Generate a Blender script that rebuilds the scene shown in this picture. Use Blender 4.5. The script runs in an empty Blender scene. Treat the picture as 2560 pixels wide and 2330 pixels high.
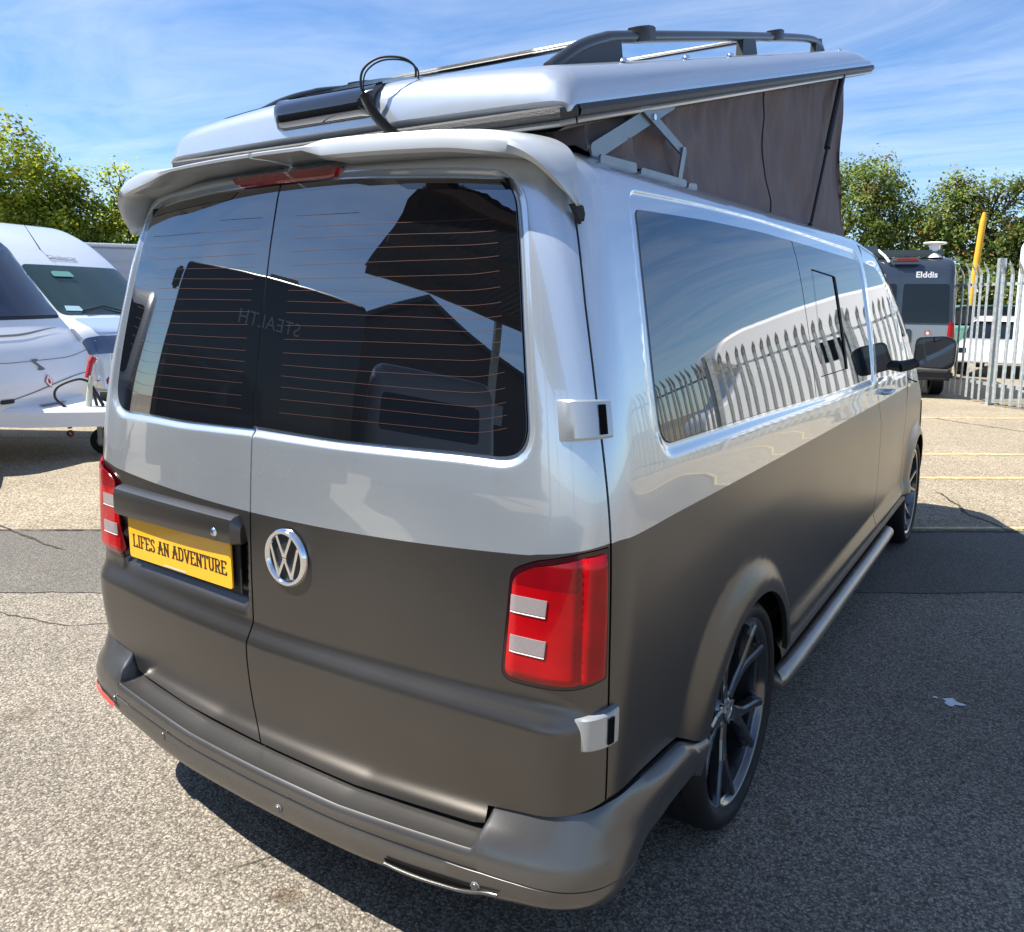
import bpy, bmesh, math, random
import numpy as np
from mathutils import Vector, Matrix
from mathutils.geometry import delaunay_2d_cdt
random.seed(7); RNG = np.random.default_rng(7)
scene = bpy.context.scene
R = math.radians
# ---------------------------------------------------------------- camera
cam_d = bpy.data.cameras.new('camera'); cam = bpy.data.objects.new('camera', cam_d)
scene.collection.objects.link(cam); scene.camera = cam
CYAW, CPITCH, CROLL = -.57364165, -.1434182, .00859283
cam_d.sensor_width = 36; cam_d.sensor_fit = 'HORIZONTAL'
cam_d.lens = 1993.935/2560*36
cam_d.shift_x = (1280-1333.1)/2560; cam_d.shift_y = -(1165-1040.25)/2560
cam_d.clip_start = .05; cam_d.clip_end = 3000
_f = Vector((math.sin(CYAW)*math.cos(CPITCH), math.cos(CYAW)*math.cos(CPITCH), math.sin(CPITCH)))
_r = Vector((math.cos(CYAW), -math.sin(CYAW), 0)); _u = _r.cross(_f)
_r2 = math.cos(CROLL)*_r+math.sin(CROLL)*_u; _u2 = -math.sin(CROLL)*_r+math.cos(CROLL)*_u
cam.matrix_world = Matrix.Translation((1.61921, -1.23062, 1.56002)) @ Matrix((
    (_r2.x, _u2.x, -_f.x, 0), (_r2.y, _u2.y, -_f.y, 0), (_r2.z, _u2.z, -_f.z, 0), (0, 0, 0, 1)))
# ---------------------------------------------------------------- world, sun, exposure
SUN = Vector((-.57, -.43, 1.0)).normalized()
SUN_EL = math.asin(SUN.z); SUN_AZ = math.atan2(SUN.x, SUN.y)
w = bpy.data.worlds.new('World'); scene.world = w; w.use_nodes = True
nt = w.node_tree; nt.nodes.clear()
def N(t, ty, **kw):
    n = t.nodes.new(ty)
    for k, v in kw.items():
        if hasattr(n, k): setattr(n, k, v)
    return n
out = N(nt, 'ShaderNodeOutputWorld'); bg = N(nt, 'ShaderNodeBackground')
sky = N(nt, 'ShaderNodeTexSky', sky_type='NISHITA'); sky.sun_disc = False
sky.sun_elevation = SUN_EL; sky.sun_rotation = SUN_AZ; sky.altitude = 0
sky.air_density = 1.0; sky.dust_density = .1; sky.ozone_density = 3.0
tcw = N(nt, 'ShaderNodeTexCoord')
sep = N(nt, 'ShaderNodeSeparateXYZ'); nt.links.new(tcw.outputs['Generated'], sep.inputs[0])
zc = N(nt, 'ShaderNodeMath', operation='MAXIMUM'); nt.links.new(sep.outputs[2], zc.inputs[0]); zc.inputs[1].default_value = .08
dv = N(nt, 'ShaderNodeVectorMath', operation='DIVIDE'); cmb = N(nt, 'ShaderNodeCombineXYZ')
for i in range(3): nt.links.new(zc.outputs[0], cmb.inputs[i])
nt.links.new(tcw.outputs['Generated'], dv.inputs[0]); nt.links.new(cmb.outputs[0], dv.inputs[1])
mp = N(nt, 'ShaderNodeMapping'); mp.inputs['Rotation'].default_value = (0, 0, R(35)); mp.inputs['Scale'].default_value = (.5, 1.2, 1)
nt.links.new(dv.outputs[0], mp.inputs[0])
n1 = N(nt, 'ShaderNodeTexNoise'); n1.inputs['Scale'].default_value = 1.1; n1.inputs['Detail'].default_value = 9
n1.inputs['Roughness'].default_value = .62; n1.inputs['Distortion'].default_value = .9
nt.links.new(mp.outputs[0], n1.inputs['Vector'])
cr = N(nt, 'ShaderNodeValToRGB'); cr.color_ramp.elements[0].position = .34; cr.color_ramp.elements[1].position = .92
cr.color_ramp.elements[0].color = (0, 0, 0, 1); cr.color_ramp.elements[1].color = (.45, .45, .45, 1)
nt.links.new(n1.outputs['Fac'], cr.inputs[0])
mx = N(nt, 'ShaderNodeMix', data_type='RGBA')
tint = N(nt, 'ShaderNodeMix', data_type='RGBA', blend_type='MULTIPLY'); tint.inputs[0].default_value = 1
nt.links.new(sky.outputs[0], tint.inputs[6]); tint.inputs[7].default_value = (.80, 1.0, 1.22, 1)
nt.links.new(cr.outputs[0], mx.inputs[0]); nt.links.new(tint.outputs[2], mx.inputs[6]); mx.inputs[7].default_value = (8.5, 9.0, 9.6, 1)
nt.links.new(mx.outputs[2], bg.inputs['Color']); bg.inputs['Strength'].default_value = .066
nt.links.new(bg.outputs[0], out.inputs[0])
sun_d = bpy.data.lights.new('sun', 'SUN'); sun_d.energy = 4.9; sun_d.angle = R(.5); sun_d.color = (1, .95, .87)
sun = bpy.data.objects.new('sun', sun_d); scene.collection.objects.link(sun)
sun.rotation_euler = SUN.to_track_quat('Z', 'Y').to_euler()
vs = scene.view_settings; vs.view_transform = 'Standard'; vs.look = 'None'; vs.gamma = 1; vs.exposure = 1.2
try: vs.use_curve_mapping = False
except Exception: pass
scene.cycles.max_bounces = 6; scene.cycles.use_denoising = True
# ---------------------------------------------------------------- helpers
COL = scene.collection
def link(o, parent=None):
    COL.objects.link(o)
    if parent is not None: o.parent = parent
    return o
def tag(o, label=None, cat=None, group=None, kind=None):
    for k, v in (('label', label), ('category', cat), ('group', group), ('kind', kind)):
        if v: o[k] = v
    return o
def thing(name, label, cat, loc=(0, 0, 0), rz=0, group=None):
    o = bpy.data.objects.new(name, None); o.empty_display_size = .2
    link(o); o.location = loc; o.rotation_euler = (0, 0, rz)
    return tag(o, label, cat, group)
def copy_tree(o, parent=None):
    c = o.copy(); COL.objects.link(c)
    if parent is not None: c.parent = parent
    for ch in [x for x in bpy.data.objects if x.parent == o]:
        copy_tree(ch, c)
    return c
def mesh(name, verts, faces, mats, parent=None, smooth=False, fm=None, nrm=None, edge_split=None):
    me = bpy.data.meshes.new(name)
    me.from_pydata([tuple(map(float, v)) for v in verts], [], [tuple(map(int, f)) for f in faces])
    if not isinstance(mats, (list, tuple)): mats = [mats]
    for m in mats: me.materials.append(m)
    if fm is not None: me.polygons.foreach_set('material_index', list(map(int, fm)))
    if smooth: me.polygons.foreach_set('use_smooth', [True]*len(me.polygons))
    if edge_split is not None and smooth: me.set_sharp_from_angle(angle=R(edge_split))
    me.validate(); me.update()
    if nrm is not None: me.normals_split_custom_set_from_vertices([tuple(map(float, n)) for n in nrm])
    o = bpy.data.objects.new(name, me)
    return link(o, parent)
class MB:
    """collects simple shapes into one mesh"""
    def __init__(s): s.v = []; s.f = []; s.m = []
    def add(s, vs, fs, m=0):
        b = len(s.v); s.v += [tuple(v) for v in vs]; s.f += [tuple(i+b for i in f) for f in fs]; s.m += [m]*len(fs); return s
    def box(s, c, d, m=0, rot=None, bev=0):
        c = Vector(c); hx, hy, hz = d[0]/2, d[1]/2, d[2]/2
        if bev <= 0:
            vs = [Vector((x, y, z)) for z in (-hz, hz) for y in (-hy, hy) for x in (-hx, hx)]
            fs = [(0, 2, 3, 1), (4, 5, 7, 6), (0, 1, 5, 4), (2, 6, 7, 3), (0, 4, 6, 2), (1, 3, 7, 5)]
        else:
            bm = bmesh.new(); bmesh.ops.create_cube(bm, size=1)
            bmesh.ops.scale(bm, vec=Vector(d), verts=bm.verts)
            bmesh.ops.bevel(bm, geom=bm.edges[:], offset=bev, segments=2, affect='EDGES')
            bm.verts.ensure_lookup_table(); vs = [v.co.copy() for v in bm.verts]; fs = [[v.index for v in f.verts] for f in bm.faces]; bm.free()
        if rot is not None: vs = [rot @ v for v in vs]
        return s.add([v+c for v in vs], fs, m)
    def tube(s, pts, r, n=10, m=0, cap=True, flat=1.0):
        pts = [Vector(p) for p in pts]; rings = []
        rr = r if hasattr(r, '__len__') else [r]*len(pts)
        up = Vector((0, 0, 1)); t0 = (pts[1]-pts[0]).normalized()
        if abs(t0.z) > .95: up = Vector((1, 0, 0))
        u = t0.cross(up).normalized(); vs = []
        for i, p in enumerate(pts):
            t = (pts[min(i+1, len(pts)-1)]-pts[max(i-1, 0)]).normalized()
            u = (u-t*u.dot(t)).normalized(); w_ = t.cross(u)
            for k in range(n):
                a = 2*math.pi*k/n
                vs.append(p+u*math.cos(a)*rr[i]+w_*math.sin(a)*rr[i]*flat)
        fs = [(i*n+k, i*n+(k+1) % n, (i+1)*n+(k+1) % n, (i+1)*n+k) for i in range(len(pts)-1) for k in range(n)]
        if cap: fs += [tuple(range(n-1, -1, -1)), tuple(range((len(pts)-1)*n, len(pts)*n))]
        return s.add(vs, fs, m)
    def prism(s, poly, z0, z1, m=0, M=None):
        n = len(poly); vs = [Vector((p[0], p[1], z0)) for p in poly]+[Vector((p[0], p[1], z1)) for p in poly]
        if M is not None: vs = [M @ v for v in vs]
        fs = [tuple(range(n-1, -1, -1)), tuple(range(n, 2*n))]+[(i, (i+1) % n, n+(i+1) % n, n+i) for i in range(n)]
        return s.add(vs, fs, m)
    def lathe(s, prof, n=48, m=0, M=None, close=False):
        vs = []; k = len(prof)
        for i in range(n):
            a = 2*math.pi*i/n
            for (r, h) in prof: vs.append(Vector((h, r*math.cos(a), r*math.sin(a))))
        if M is not None: vs = [M @ v for v in vs]
        fs = [(i*k+j, i*k+j+1, ((i+1) % n)*k+j+1, ((i+1) % n)*k+j) for i in range(n) for j in range(k-1)]
        return s.add(vs, fs, m)
    def grid(s, P, m=0, closed=False):
        P = np.asarray(P); a, b = P.shape[:2]
        fs = [(i*b+j, i*b+(j+1) % b, (i+1)*b+(j+1) % b, (i+1)*b+j) for i in range(a-1) for j in range(b if closed else b-1)]
        return s.add([tuple(p) for p in P.reshape(-1, 3)], fs, m)
    def build(s, name, mats, parent=None, smooth=False, split=35):
        return mesh(name, s.v, s.f, mats, parent, smooth, s.m, edge_split=split if smooth else None)
def bez(pts, n=12):
    """catmull-rom through points"""
    P = [Vector(p) for p in pts]; o = []
    for i in range(len(P)-1):
        a, b, c, d = P[max(i-1, 0)], P[i], P[i+1], P[min(i+2, len(P)-1)]
        for k in range(n):
            t = k/n
            o.append(.5*((2*b)+(c-a)*t+(2*a-5*b+4*c-d)*t*t+(3*b-a-3*c+d)*t**3))
    o.append(P[-1]); return o
def rpoly(pts, rad, n=6):
    """closed polygon with rounded corners; rad number or list"""
    P = [np.array(p, float) for p in pts]; o = []; m = len(P)
    for i in range(m):
        r = rad[i] if hasattr(rad, '__len__') else rad
        p = P[i]; a = P[i-1]-p; b = P[(i+1) % m]-p
        la, lb = np.linalg.norm(a), np.linalg.norm(b)
        r = min(r, la*.49, lb*.49)
        if r < 1e-5: o.append(p); continue
        A = p+a/la*r; B = p+b/lb*r
        for k in range(n+1):
            t = k/n; o.append((1-t)**2*A+2*t*(1-t)*p+t*t*B)
    return np.array(o)
def dens(poly, step, closed=True):
    o = []; m = len(poly)
    for i in range(m if closed else m-1):
        a, b = np.array(poly[i], float), np.array(poly[(i+1) % m], float)
        k = max(1, int(math.ceil(np.linalg.norm(b-a)/step)))
        o += [a+(b-a)*j/k for j in range(k)]
    if not closed: o.append(np.array(poly[-1], float))
    return np.array(o)
def inside(P, poly):
    x, y = P[:, 0], P[:, 1]; r = np.zeros(len(P), bool); j = len(poly)-1
    for i in range(len(poly)):
        xi, yi = poly[i]; xj, yj = poly[j]
        c = ((yi > y) != (yj > y)) & (x < (xj-xi)*(y-yi)/(yj-yi+1e-15)+xi); r ^= c; j = i
    return r
def segdist(P, poly, closed=True):
    d = np.full(len(P), 1e9); m = len(poly)
    for i in range(m if closed else m-1):
        a = np.array(poly[i]); b = np.array(poly[(i+1) % m]); ab = b-a
        t = np.clip(((P-a)@ab)/(ab@ab+1e-12), 0, 1)
        d = np.minimum(d, np.linalg.norm(P-a-t[:, None]*ab, axis=1))
    return d
def sdist(P, poly): return np.where(inside(P, poly), -1, 1)*segdist(P, poly)
def triang(outer, holes, step, extra=(), lines=(), iso=()):
    outer = dens(outer, step*1.2); loops = [outer]+[dens(h, step*1.2) for h in holes]
    lo, hi = outer.min(0), outer.max(0)
    gx, gy = np.meshgrid(np.arange(lo[0]+step/2, hi[0], step), np.arange(lo[1]+step/2, hi[1], step))
    gx = gx+(np.arange(gx.shape[0]) % 2)[:, None]*step/2
    G = np.stack([gx.ravel(), gy.ravel()], 1)
    if len(extra): G = np.concatenate([G, np.asarray(extra)])
    ok = inside(G, outer)
    for h in loops[1:]: ok &= ~inside(G, h)
    G = G[ok]
    for l, ds in iso:
        G = G[sdist(G, l) > max(ds)+.006]
    for l, ds in iso:
        nn = len(l); L = dens(l, .011); t = np.roll(L, -1, 0)-np.roll(L, 1, 0); t /= np.linalg.norm(t, axis=1)[:, None]; n_ = np.stack([t[:, 1], -t[:, 0]], 1)
        if inside(L[:1]+n_[:1]*.002, L)[0]: n_ = -n_
        for d_ in ds:
            Q = L+n_*d_; Q = Q[inside(Q, outer)]
            for h in loops[1:]: Q = Q[~inside(Q, h)]
            Q = Q[np.abs(segdist(Q, L)-d_) < .0015]; G = np.concatenate([G, Q])
    for l in loops: G = G[segdist(G, l) > min(step*.35, .0032)]
    for l in lines: G = G[segdist(G, l, False) > step*.3]
    pts = []; edges = []
    for l in loops:
        b = len(pts); pts += [tuple(p) for p in l]; edges += [(b+i, b+(i+1) % len(l)) for i in range(len(l))]
    nb = len(pts)
    for l in lines:
        l = dens(l, step, False); b = len(pts); pts += [tuple(p) for p in l]; edges += [(b+i, b+i+1) for i in range(len(l)-1)]
    pts += [tuple(p) for p in G]
    vo, eo, fo, ov, oe, of = delaunay_2d_cdt([Vector(p) for p in pts], edges, [], 0, 1e-6)
    V = np.array([(v.x, v.y) for v in vo]); F = np.array([f for f in fo if len(f) == 3])
    c = V[F].mean(1); ok = inside(c, outer)
    for h in loops[1:]: ok &= ~inside(c, h)
    F = F[ok]
    # the boundary as found in the result
    from collections import Counter
    cnt = Counter()
    for f in F:
        for a, b in ((f[0], f[1]), (f[1], f[2]), (f[2], f[0])): cnt[(min(a, b), max(a, b))] += 1
    be = []
    for f in F:
        for a, b in ((f[0], f[1]), (f[1], f[2]), (f[2], f[0])):
            if cnt[(min(a, b), max(a, b))] == 1: be.append((a, b))
    return V, F, be
def panel(name, outer, mats, parent=None, holes=(), fn=None, step=.02, flange=.012, matfn=None, off=0, extra=(), lines=(), flip=None, flange_mat=None, iso=()):
    """skin patch cut out of a parametric surface, with turned-in edges"""
    fn = fn or body_d
    V, F, be = triang(outer, holes, step, extra, lines, iso)
    P = fn(V[:, 0], V[:, 1]); Nn = normals(fn, V[:, 0], V[:, 1], 2e-3)
    cen = np.array([0, 2.6, 1.0])
    chk = ((P-cen)*Nn).sum(-1)
    if np.median(chk) < 0: Nn = -Nn
    P = P+Nn*off
    used = np.unique(F); mp_ = -np.ones(len(V), int); mp_[used] = np.arange(len(used))
    P = P[used]; Nn = Nn[used]; UV = V[used]; F = mp_[F]; be = [(mp_[a], mp_[b]) for a, b in be]
    # orientation
    fnrm = np.cross(P[F[:, 1]]-P[F[:, 0]], P[F[:, 2]]-P[F[:, 0]])
    if ((fnrm*Nn[F[:, 0]]).sum(-1) < 0).mean() > .5:
        F = F[:, ::-1]; be = [(b, a) for a, b in be]
    fm = matfn(UV[F].mean(1)) if matfn else np.zeros(len(F), int)
    verts = [*P]; nr = [*Nn]; faces = [tuple(f) for f in F]; fml = list(fm)
    if flange:
        em = {}
        for f, m_ in zip(F, fm):
            for a, b in ((f[0], f[1]), (f[1], f[2]), (f[2], f[0])): em[(a, b)] = m_
        for a, b in be:
            n0 = len(verts)
            verts += [P[b], P[a], P[a]-Nn[a]*flange, P[b]-Nn[b]*flange]; nr += [np.zeros(3)]*4
            faces.append((n0, n0+1, n0+2, n0+3)); fml.append(em.get((a, b), 0) if flange_mat is None else flange_mat)
    return mesh(name, verts, faces, mats, parent, True, fml, nr)
# ---------------------------------------------------------------- materials
MATS = {}
def mat(name, base=(.5, .5, .5), rough=.5, metal=0, coat=0, coat_r=.03, spec=.5, var=0, vscale=4, bump=0, bscale=200, emis=None, ior=None, detail=4, bdist=.01, alpha=1, trans=0, coords='Object', sheen=0):
    if name in MATS: return MATS[name]
    m = bpy.data.materials.new(name); m.use_nodes = True; t = m.node_tree; b = t.nodes['Principled BSDF']
    b.inputs['Base Color'].default_value = (*base, 1); b.inputs['Roughness'].default_value = rough; b.inputs['Metallic'].default_value = metal
    b.inputs['Coat Weight'].default_value = coat; b.inputs['Coat Roughness'].default_value = coat_r
    b.inputs['Specular IOR Level'].default_value = spec; b.inputs['Transmission Weight'].default_value = trans
    if ior: b.inputs['IOR'].default_value = ior
    if emis: b.inputs['Emission Color'].default_value = (*emis[0], 1); b.inputs['Emission Strength'].default_value = emis[1]
    tcn = N(t, 'ShaderNodeTexCoord')
    if var:
        n = N(t, 'ShaderNodeTexNoise'); n.inputs['Scale'].default_value = vscale; n.inputs['Detail'].default_value = detail
        t.links.new(tcn.outputs[coords], n.inputs['Vector'])
        r_ = N(t, 'ShaderNodeMapRange'); r_.inputs[1].default_value = .3; r_.inputs[2].default_value = .7; r_.inputs[3].default_value = 1-var; r_.inputs[4].default_value = 1+var
        t.links.new(n.outputs['Fac'], r_.inputs[0])
        x = N(t, 'ShaderNodeMix', data_type='RGBA', blend_type='MULTIPLY'); x.inputs[0].default_value = 1; x.inputs[6].default_value = (*base, 1)
        t.links.new(r_.outputs[0], x.inputs[7]); t.links.new(x.outputs[2], b.inputs['Base Color'])
        rr = N(t, 'ShaderNodeMapRange'); rr.inputs[1].default_value = .3; rr.inputs[2].default_value = .7; rr.inputs[3].default_value = max(rough*(1-var*.8), 0); rr.inputs[4].default_value = min(rough*(1+var*.8), 1)
        t.links.new(n.outputs['Fac'], rr.inputs[0]); t.links.new(rr.outputs[0], b.inputs['Roughness'])
    if bump:
        n = N(t, 'ShaderNodeTexNoise'); n.inputs['Scale'].default_value = bscale; n.inputs['Detail'].default_value = 3
        t.links.new(tcn.outputs[coords], n.inputs['Vector'])
        bp_ = N(t, 'ShaderNodeBump'); bp_.inputs['Strength'].default_value = bump; bp_.inputs['Distance'].default_value = bdist
        t.links.new(n.outputs['Fac'], bp_.inputs['Height']); t.links.new(bp_.outputs[0], b.inputs['Normal'])
    MATS[name] = m; return m
silver = mat('silver_paint', (.53, .58, .63), .27, .70, coat=1, coat_r=.02, var=.035, vscale=3)
silver.node_tree.nodes['Principled BSDF'].inputs['Coat IOR'].default_value = 2.0
brown = mat('satin_brown_wrap', (.108, .102, .096), .30, .84, spec=.5, var=.08, coat=.22, coat_r=.22, vscale=2, bump=.02, bscale=900, bdist=.001)
brownb = mat('satin_brown_bumper', (.150, .145, .139), .27, .78, spec=.5, var=.08, vscale=3, bump=.03, bscale=700, bdist=.001)
black = mat('matt_black', (.012, .012, .013), .6)
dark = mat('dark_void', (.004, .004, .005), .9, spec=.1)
gloss = mat('gloss_black', (.008, .008, .010), .06, coat=1, coat_r=.01)
glass = mat('privacy_glass', (.004, .005, .007), .012, spec=1.0, ior=1.9, bump=.012, bscale=2.2, bdist=.02)
chrome = mat('chrome', (.85, .86, .88), .06, 1)
rubber = mat('tyre_rubber', (.007, .007, .008), .62, spec=.35, var=.15, vscale=20)
alloy = mat('dark_alloy', (.085, .086, .092), .16, .85, coat=1, coat_r=.03)
redl = mat('red_lens', (.38, .001, .004), .20, spec=.25, coat=.35, coat_r=.02, var=.22, vscale=9)
redd = mat('dark_red_lens', (.20, .001, .004), .18, spec=.3, coat=.4, coat_r=.02, var=.3, vscale=12)
galv = mat('galvanised_steel', (.46, .50, .50), .42, .55, var=.18, vscale=14)
white = mat('white_gelcoat', (.80, .81, .83), .28, coat=.5, coat_r=.05, var=.02, vscale=2)
trimg = mat('grey_trim', (.25, .26, .27), .5)
plastic = mat('black_plastic', (.020, .020, .021), .45, bump=.05, bscale=500, bdist=.001)
orange = mat('heater_wire', (.095, .034, .020), .6)
amber = mat('amber_lens', (.7, .25, .02), .2, coat=1)
fabric = mat('canvas_fabric', (.160, .136, .142), .85, spec=.15, var=.12, vscale=2.5, bump=.5, bscale=7, bdist=.012)
# PLEAT relief for the cloth
_t = fabric.node_tree; _b = [n for n in _t.nodes if n.bl_idname == 'ShaderNodeBump'][0]; _tc = [n for n in _t.nodes if n.bl_idname == 'ShaderNodeTexCoord'][0]
_mp = N(_t, 'ShaderNodeMapping'); _mp.inputs['Scale'].default_value = (14, 14, 1.3); _n = N(_t, 'ShaderNodeTexNoise'); _n.inputs['Scale'].default_value = 1; _n.inputs['Detail'].default_value = 4; _n.inputs['Distortion'].default_value = 1.5
_t.links.new(_tc.outputs['Object'], _mp.inputs[0]); _t.links.new(_mp.outputs[0], _n.inputs['Vector']); _b2 = N(_t, 'ShaderNodeBump'); _b2.inputs['Strength'].default_value = .55; _b2.inputs['Distance'].default_value = .02
_t.links.new(_n.outputs['Fac'], _b2.inputs['Height']); _t.links.new(_b2.outputs[0], _b.inputs['Normal'])
# ---------------------------------------------------------------- body surface
def spline(xs, ys):
    xs = np.array(xs, float); ys = np.array(ys, float); n = len(xs)
    h = np.diff(xs); A = np.eye(n); b = np.zeros(n)
    for i in range(1, n-1):
        A[i, i-1] = h[i-1]; A[i, i] = 2*(h[i-1]+h[i]); A[i, i+1] = h[i]
        b[i] = 6*((ys[i+1]-ys[i])/h[i]-(ys[i]-ys[i-1])/h[i-1])
    M = np.linalg.solve(A, b)
    def f(x):
        x = np.clip(np.asarray(x, float), xs[0], xs[-1])
        i = np.clip(np.searchsorted(xs, x)-1, 0, n-2)
        t = x-xs[i]; hh = h[i]
        return (ys[i]+t*((ys[i+1]-ys[i])/hh-hh*(2*M[i]+M[i+1])/6)+t*t*M[i]/2+t**3*(M[i+1]-M[i])/(6*hh))
    return f
WZ = spline([.20,.30,.42,.60,.80,1.0,1.12,1.25,1.40,1.55,1.70,1.80,1.85,1.89,1.92],
            [.895,.915,.930,.940,.943,.943,.938,.922,.894,.860,.822,.787,.758,.700,.610])
Y0 = spline([.20,.35,.60,.80,1.0,1.12,1.25,1.40,1.55,1.70,1.80,1.85,1.89,1.92],
            [.058,.051,.045,.046,.053,.060,.071,.089,.112,.138,.159,.172,.205,.27])
YF = spline([.20,.35,.50,.70,.85,.98,1.05,1.15,1.30,1.50,1.70,1.80,1.86,1.92],
            [5.20,5.28,5.30,5.28,5.24,5.14,5.02,4.86,4.68,4.40,4.08,3.92,3.76,3.40])
def sstep(e0, e1, x):
    t = np.clip((x-e0)/(e1-e0), 0, 1); return t*t*(3-2*t)
def body(s, z):
    """s: 0 at the rear centre line, .78..1 the rear corner, beyond 1 along the flank; negative = left."""
    s = np.asarray(s, float); z = np.asarray(z, float)+0*s; s = s+0*z
    sg = np.where(s < 0, -1., 1.); a = np.abs(s)
    W = WZ(z); y0 = Y0(z); k = W/.943
    ax = .78*k
    cr = .034
    # rear
    xr = np.minimum(a, .78)*k; yr = y0+cr*(np.minimum(a, .78)/.78)**2
    # corner bezier
    yA = y0+cr; slope = 2*cr/ax
    yB = y0+cr+.155
    Wc = W-.010
    t = np.clip((a-.78)/.22, 0, 1)
    h1 = (Wc-ax)*.80; h2 = .090
    B0, B1, B2, B3 = (1-t)**3, 3*t*(1-t)**2, 3*t*t*(1-t), t**3
    xc = B0*ax+B1*(ax+h1)+B2*(Wc-.001)+B3*Wc
    yc = B0*yA+B1*(yA+h1*slope)+B2*(yB-h2)+B3*yB
    # flank
    q = np.maximum(a-1, 0)
    ys = yB+q+(.23-yB)*(1-np.exp(-q/.45))
    bow = .010*(1-np.exp(-q/.5))+.016*sstep(1.2, 1.85, z)*(1-np.exp(-q/.9))
    yf = YF(z); ye = yf-.75
    front = np.clip((ys-ye)/.75, 0, 1)
    nz = WZ(z)
    xs = Wc+bow-np.where(ys > 3.0, .012*((ys-3.0)/1.2)**2, 0)
    # nose: superellipse
    f2 = np.clip((ys-ye)/.75, 0, None)
    xe = xs-.0
    u = np.clip(f2-1, 0, 1)           # along the nose face
    shape = np.clip(1-np.clip(f2, 0, 1)**2.6, 0, 1)**(1/3.2)
    xn = xe*(.62+.38*shape)
    xside = np.where(f2 <= 0, xs, xn)
    ysd = np.minimum(ys, yf)
    xside = np.where(f2 > 1, xe*.62*(1-np.clip((f2-1)/1.0, 0, 1)), xside)
    ysd = np.where(f2 > 1, yf+.03*np.clip(f2-1, 0, 1), ysd)
    x = np.where(a <= .78, xr, np.where(a <= 1, xc, xside))
    y = np.where(a <= .78, yr, np.where(a <= 1, yc, ysd))
    return np.stack([sg*x, y, z], -1)
def normals(fn, s, z, e=1e-3):
    s = np.asarray(s, float); z = np.asarray(z, float)
    du = fn(s+e, z)-fn(s-e, z); dv = fn(s, z+e)-fn(s, z-e)
    n = np.cross(du, dv); n /= np.linalg.norm(n, axis=-1, keepdims=True)+1e-12
    return n
def s_at(y, z, right=1):
    """flank parameter whose surface point lies at this y"""
    lo, hi = 1.0, 6.2
    for _ in range(40):
        m = (lo+hi)/2
        if body(m, z)[..., 1] < y: lo = m
        else: hi = m
    return right*(lo+hi)/2
# ---------------------------------------------------------------- campervan: outlines in (s, z) on the body surface
SEAM = np.array([(-.064, .385), (-.070, .50), (-.072, .75), (-.077, 1.0), (-.076, 1.24), (-.071, 1.65), (-.080, 1.885)])
def seam_s(z): return np.interp(z, SEAM[:, 1], SEAM[:, 0])
EDGE = np.array([(.922, .520), (.920, .62), (.917, .786), (.909, 1.079), (.899, 1.254), (.893, 1.363), (.888, 1.553), (.888, 1.728), (.890, 1.885)])
GR = rpoly([(-.070, 1.852), (.255, 1.845), (.60, 1.828), (.772, 1.812), (.763, 1.55), (.760, 1.238), (.60, 1.240), (.45, 1.236), (.22, 1.232), (-.070, 1.238)],
           [0, 0, .1, .055, .1, .085, .05, .05, .05, 0], 8)
GL = rpoly([(-.086, 1.852), (-.427, 1.848), (-.70, 1.832), (-.800, 1.812), (-.793, 1.55), (-.785, 1.222), (-.616, 1.226), (-.394, 1.224), (-.086, 1.230)],
           [0, 0, .1, .055, .1, .085, .05, .05, 0], 8)
GU = np.array([*[p for p in GR if p[0] > -.069], (-.070, 1.238), *[p for p in GL[::-1] if p[0] < -.087]])
GU = rpoly([(-.800, 1.812), (-.70, 1.832), (-.427, 1.848), (-.078, 1.852), (.255, 1.845), (.60, 1.828), (.772, 1.812), (.763, 1.55), (.760, 1.238), (.60, 1.240), (.22, 1.232), (-.078, 1.234), (-.394, 1.224), (-.616, 1.226), (-.785, 1.222), (-.793, 1.55)],
           [.055, .1, .1, .1, .1, .1, .055, .1, .085, .05, .05, .05, .05, .05, .085, .1], 8)
SW = rpoly([(1.178, 1.775), (1.681, 1.788), (2.15, 1.792), (2.60, 1.786), (3.60, 1.768), (3.56, 1.214), (2.75, 1.217), (1.858, 1.236), (1.150, 1.243), (1.138, 1.387), (1.155, 1.667)],
           [.022, .1, .1, .1, .03, .03, .1, .1, .055, .1, .1], 6)
FW = rpoly([(3.748, 1.765), (4.10, 1.745), (4.292, 1.610), (4.478, 1.414), (4.585, 1.180), (3.66, 1.205)], [.02, .06, .2, .2, .03, .03], 6)
PLR = np.array([(-.700, .775), (-.118, .760), (-.118, .925), (-.700, .915)])
TL = rpoly([(.7, .768), (.767, .766), (.83, .772), (.875, .784), (.9135, .798), (.9065, 1.074), (.845, 1.063), (.765, 1.032), (.7185, 1.010)], [.03, .03, .05, .05, .006, .004, .05, .05, .045], 6)
def mir(P): return np.array([(-p[0], p[1]) for p in P[::-1]])
AX_R, AX_F, AXZ = 1.0, 4.42, .335
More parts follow.
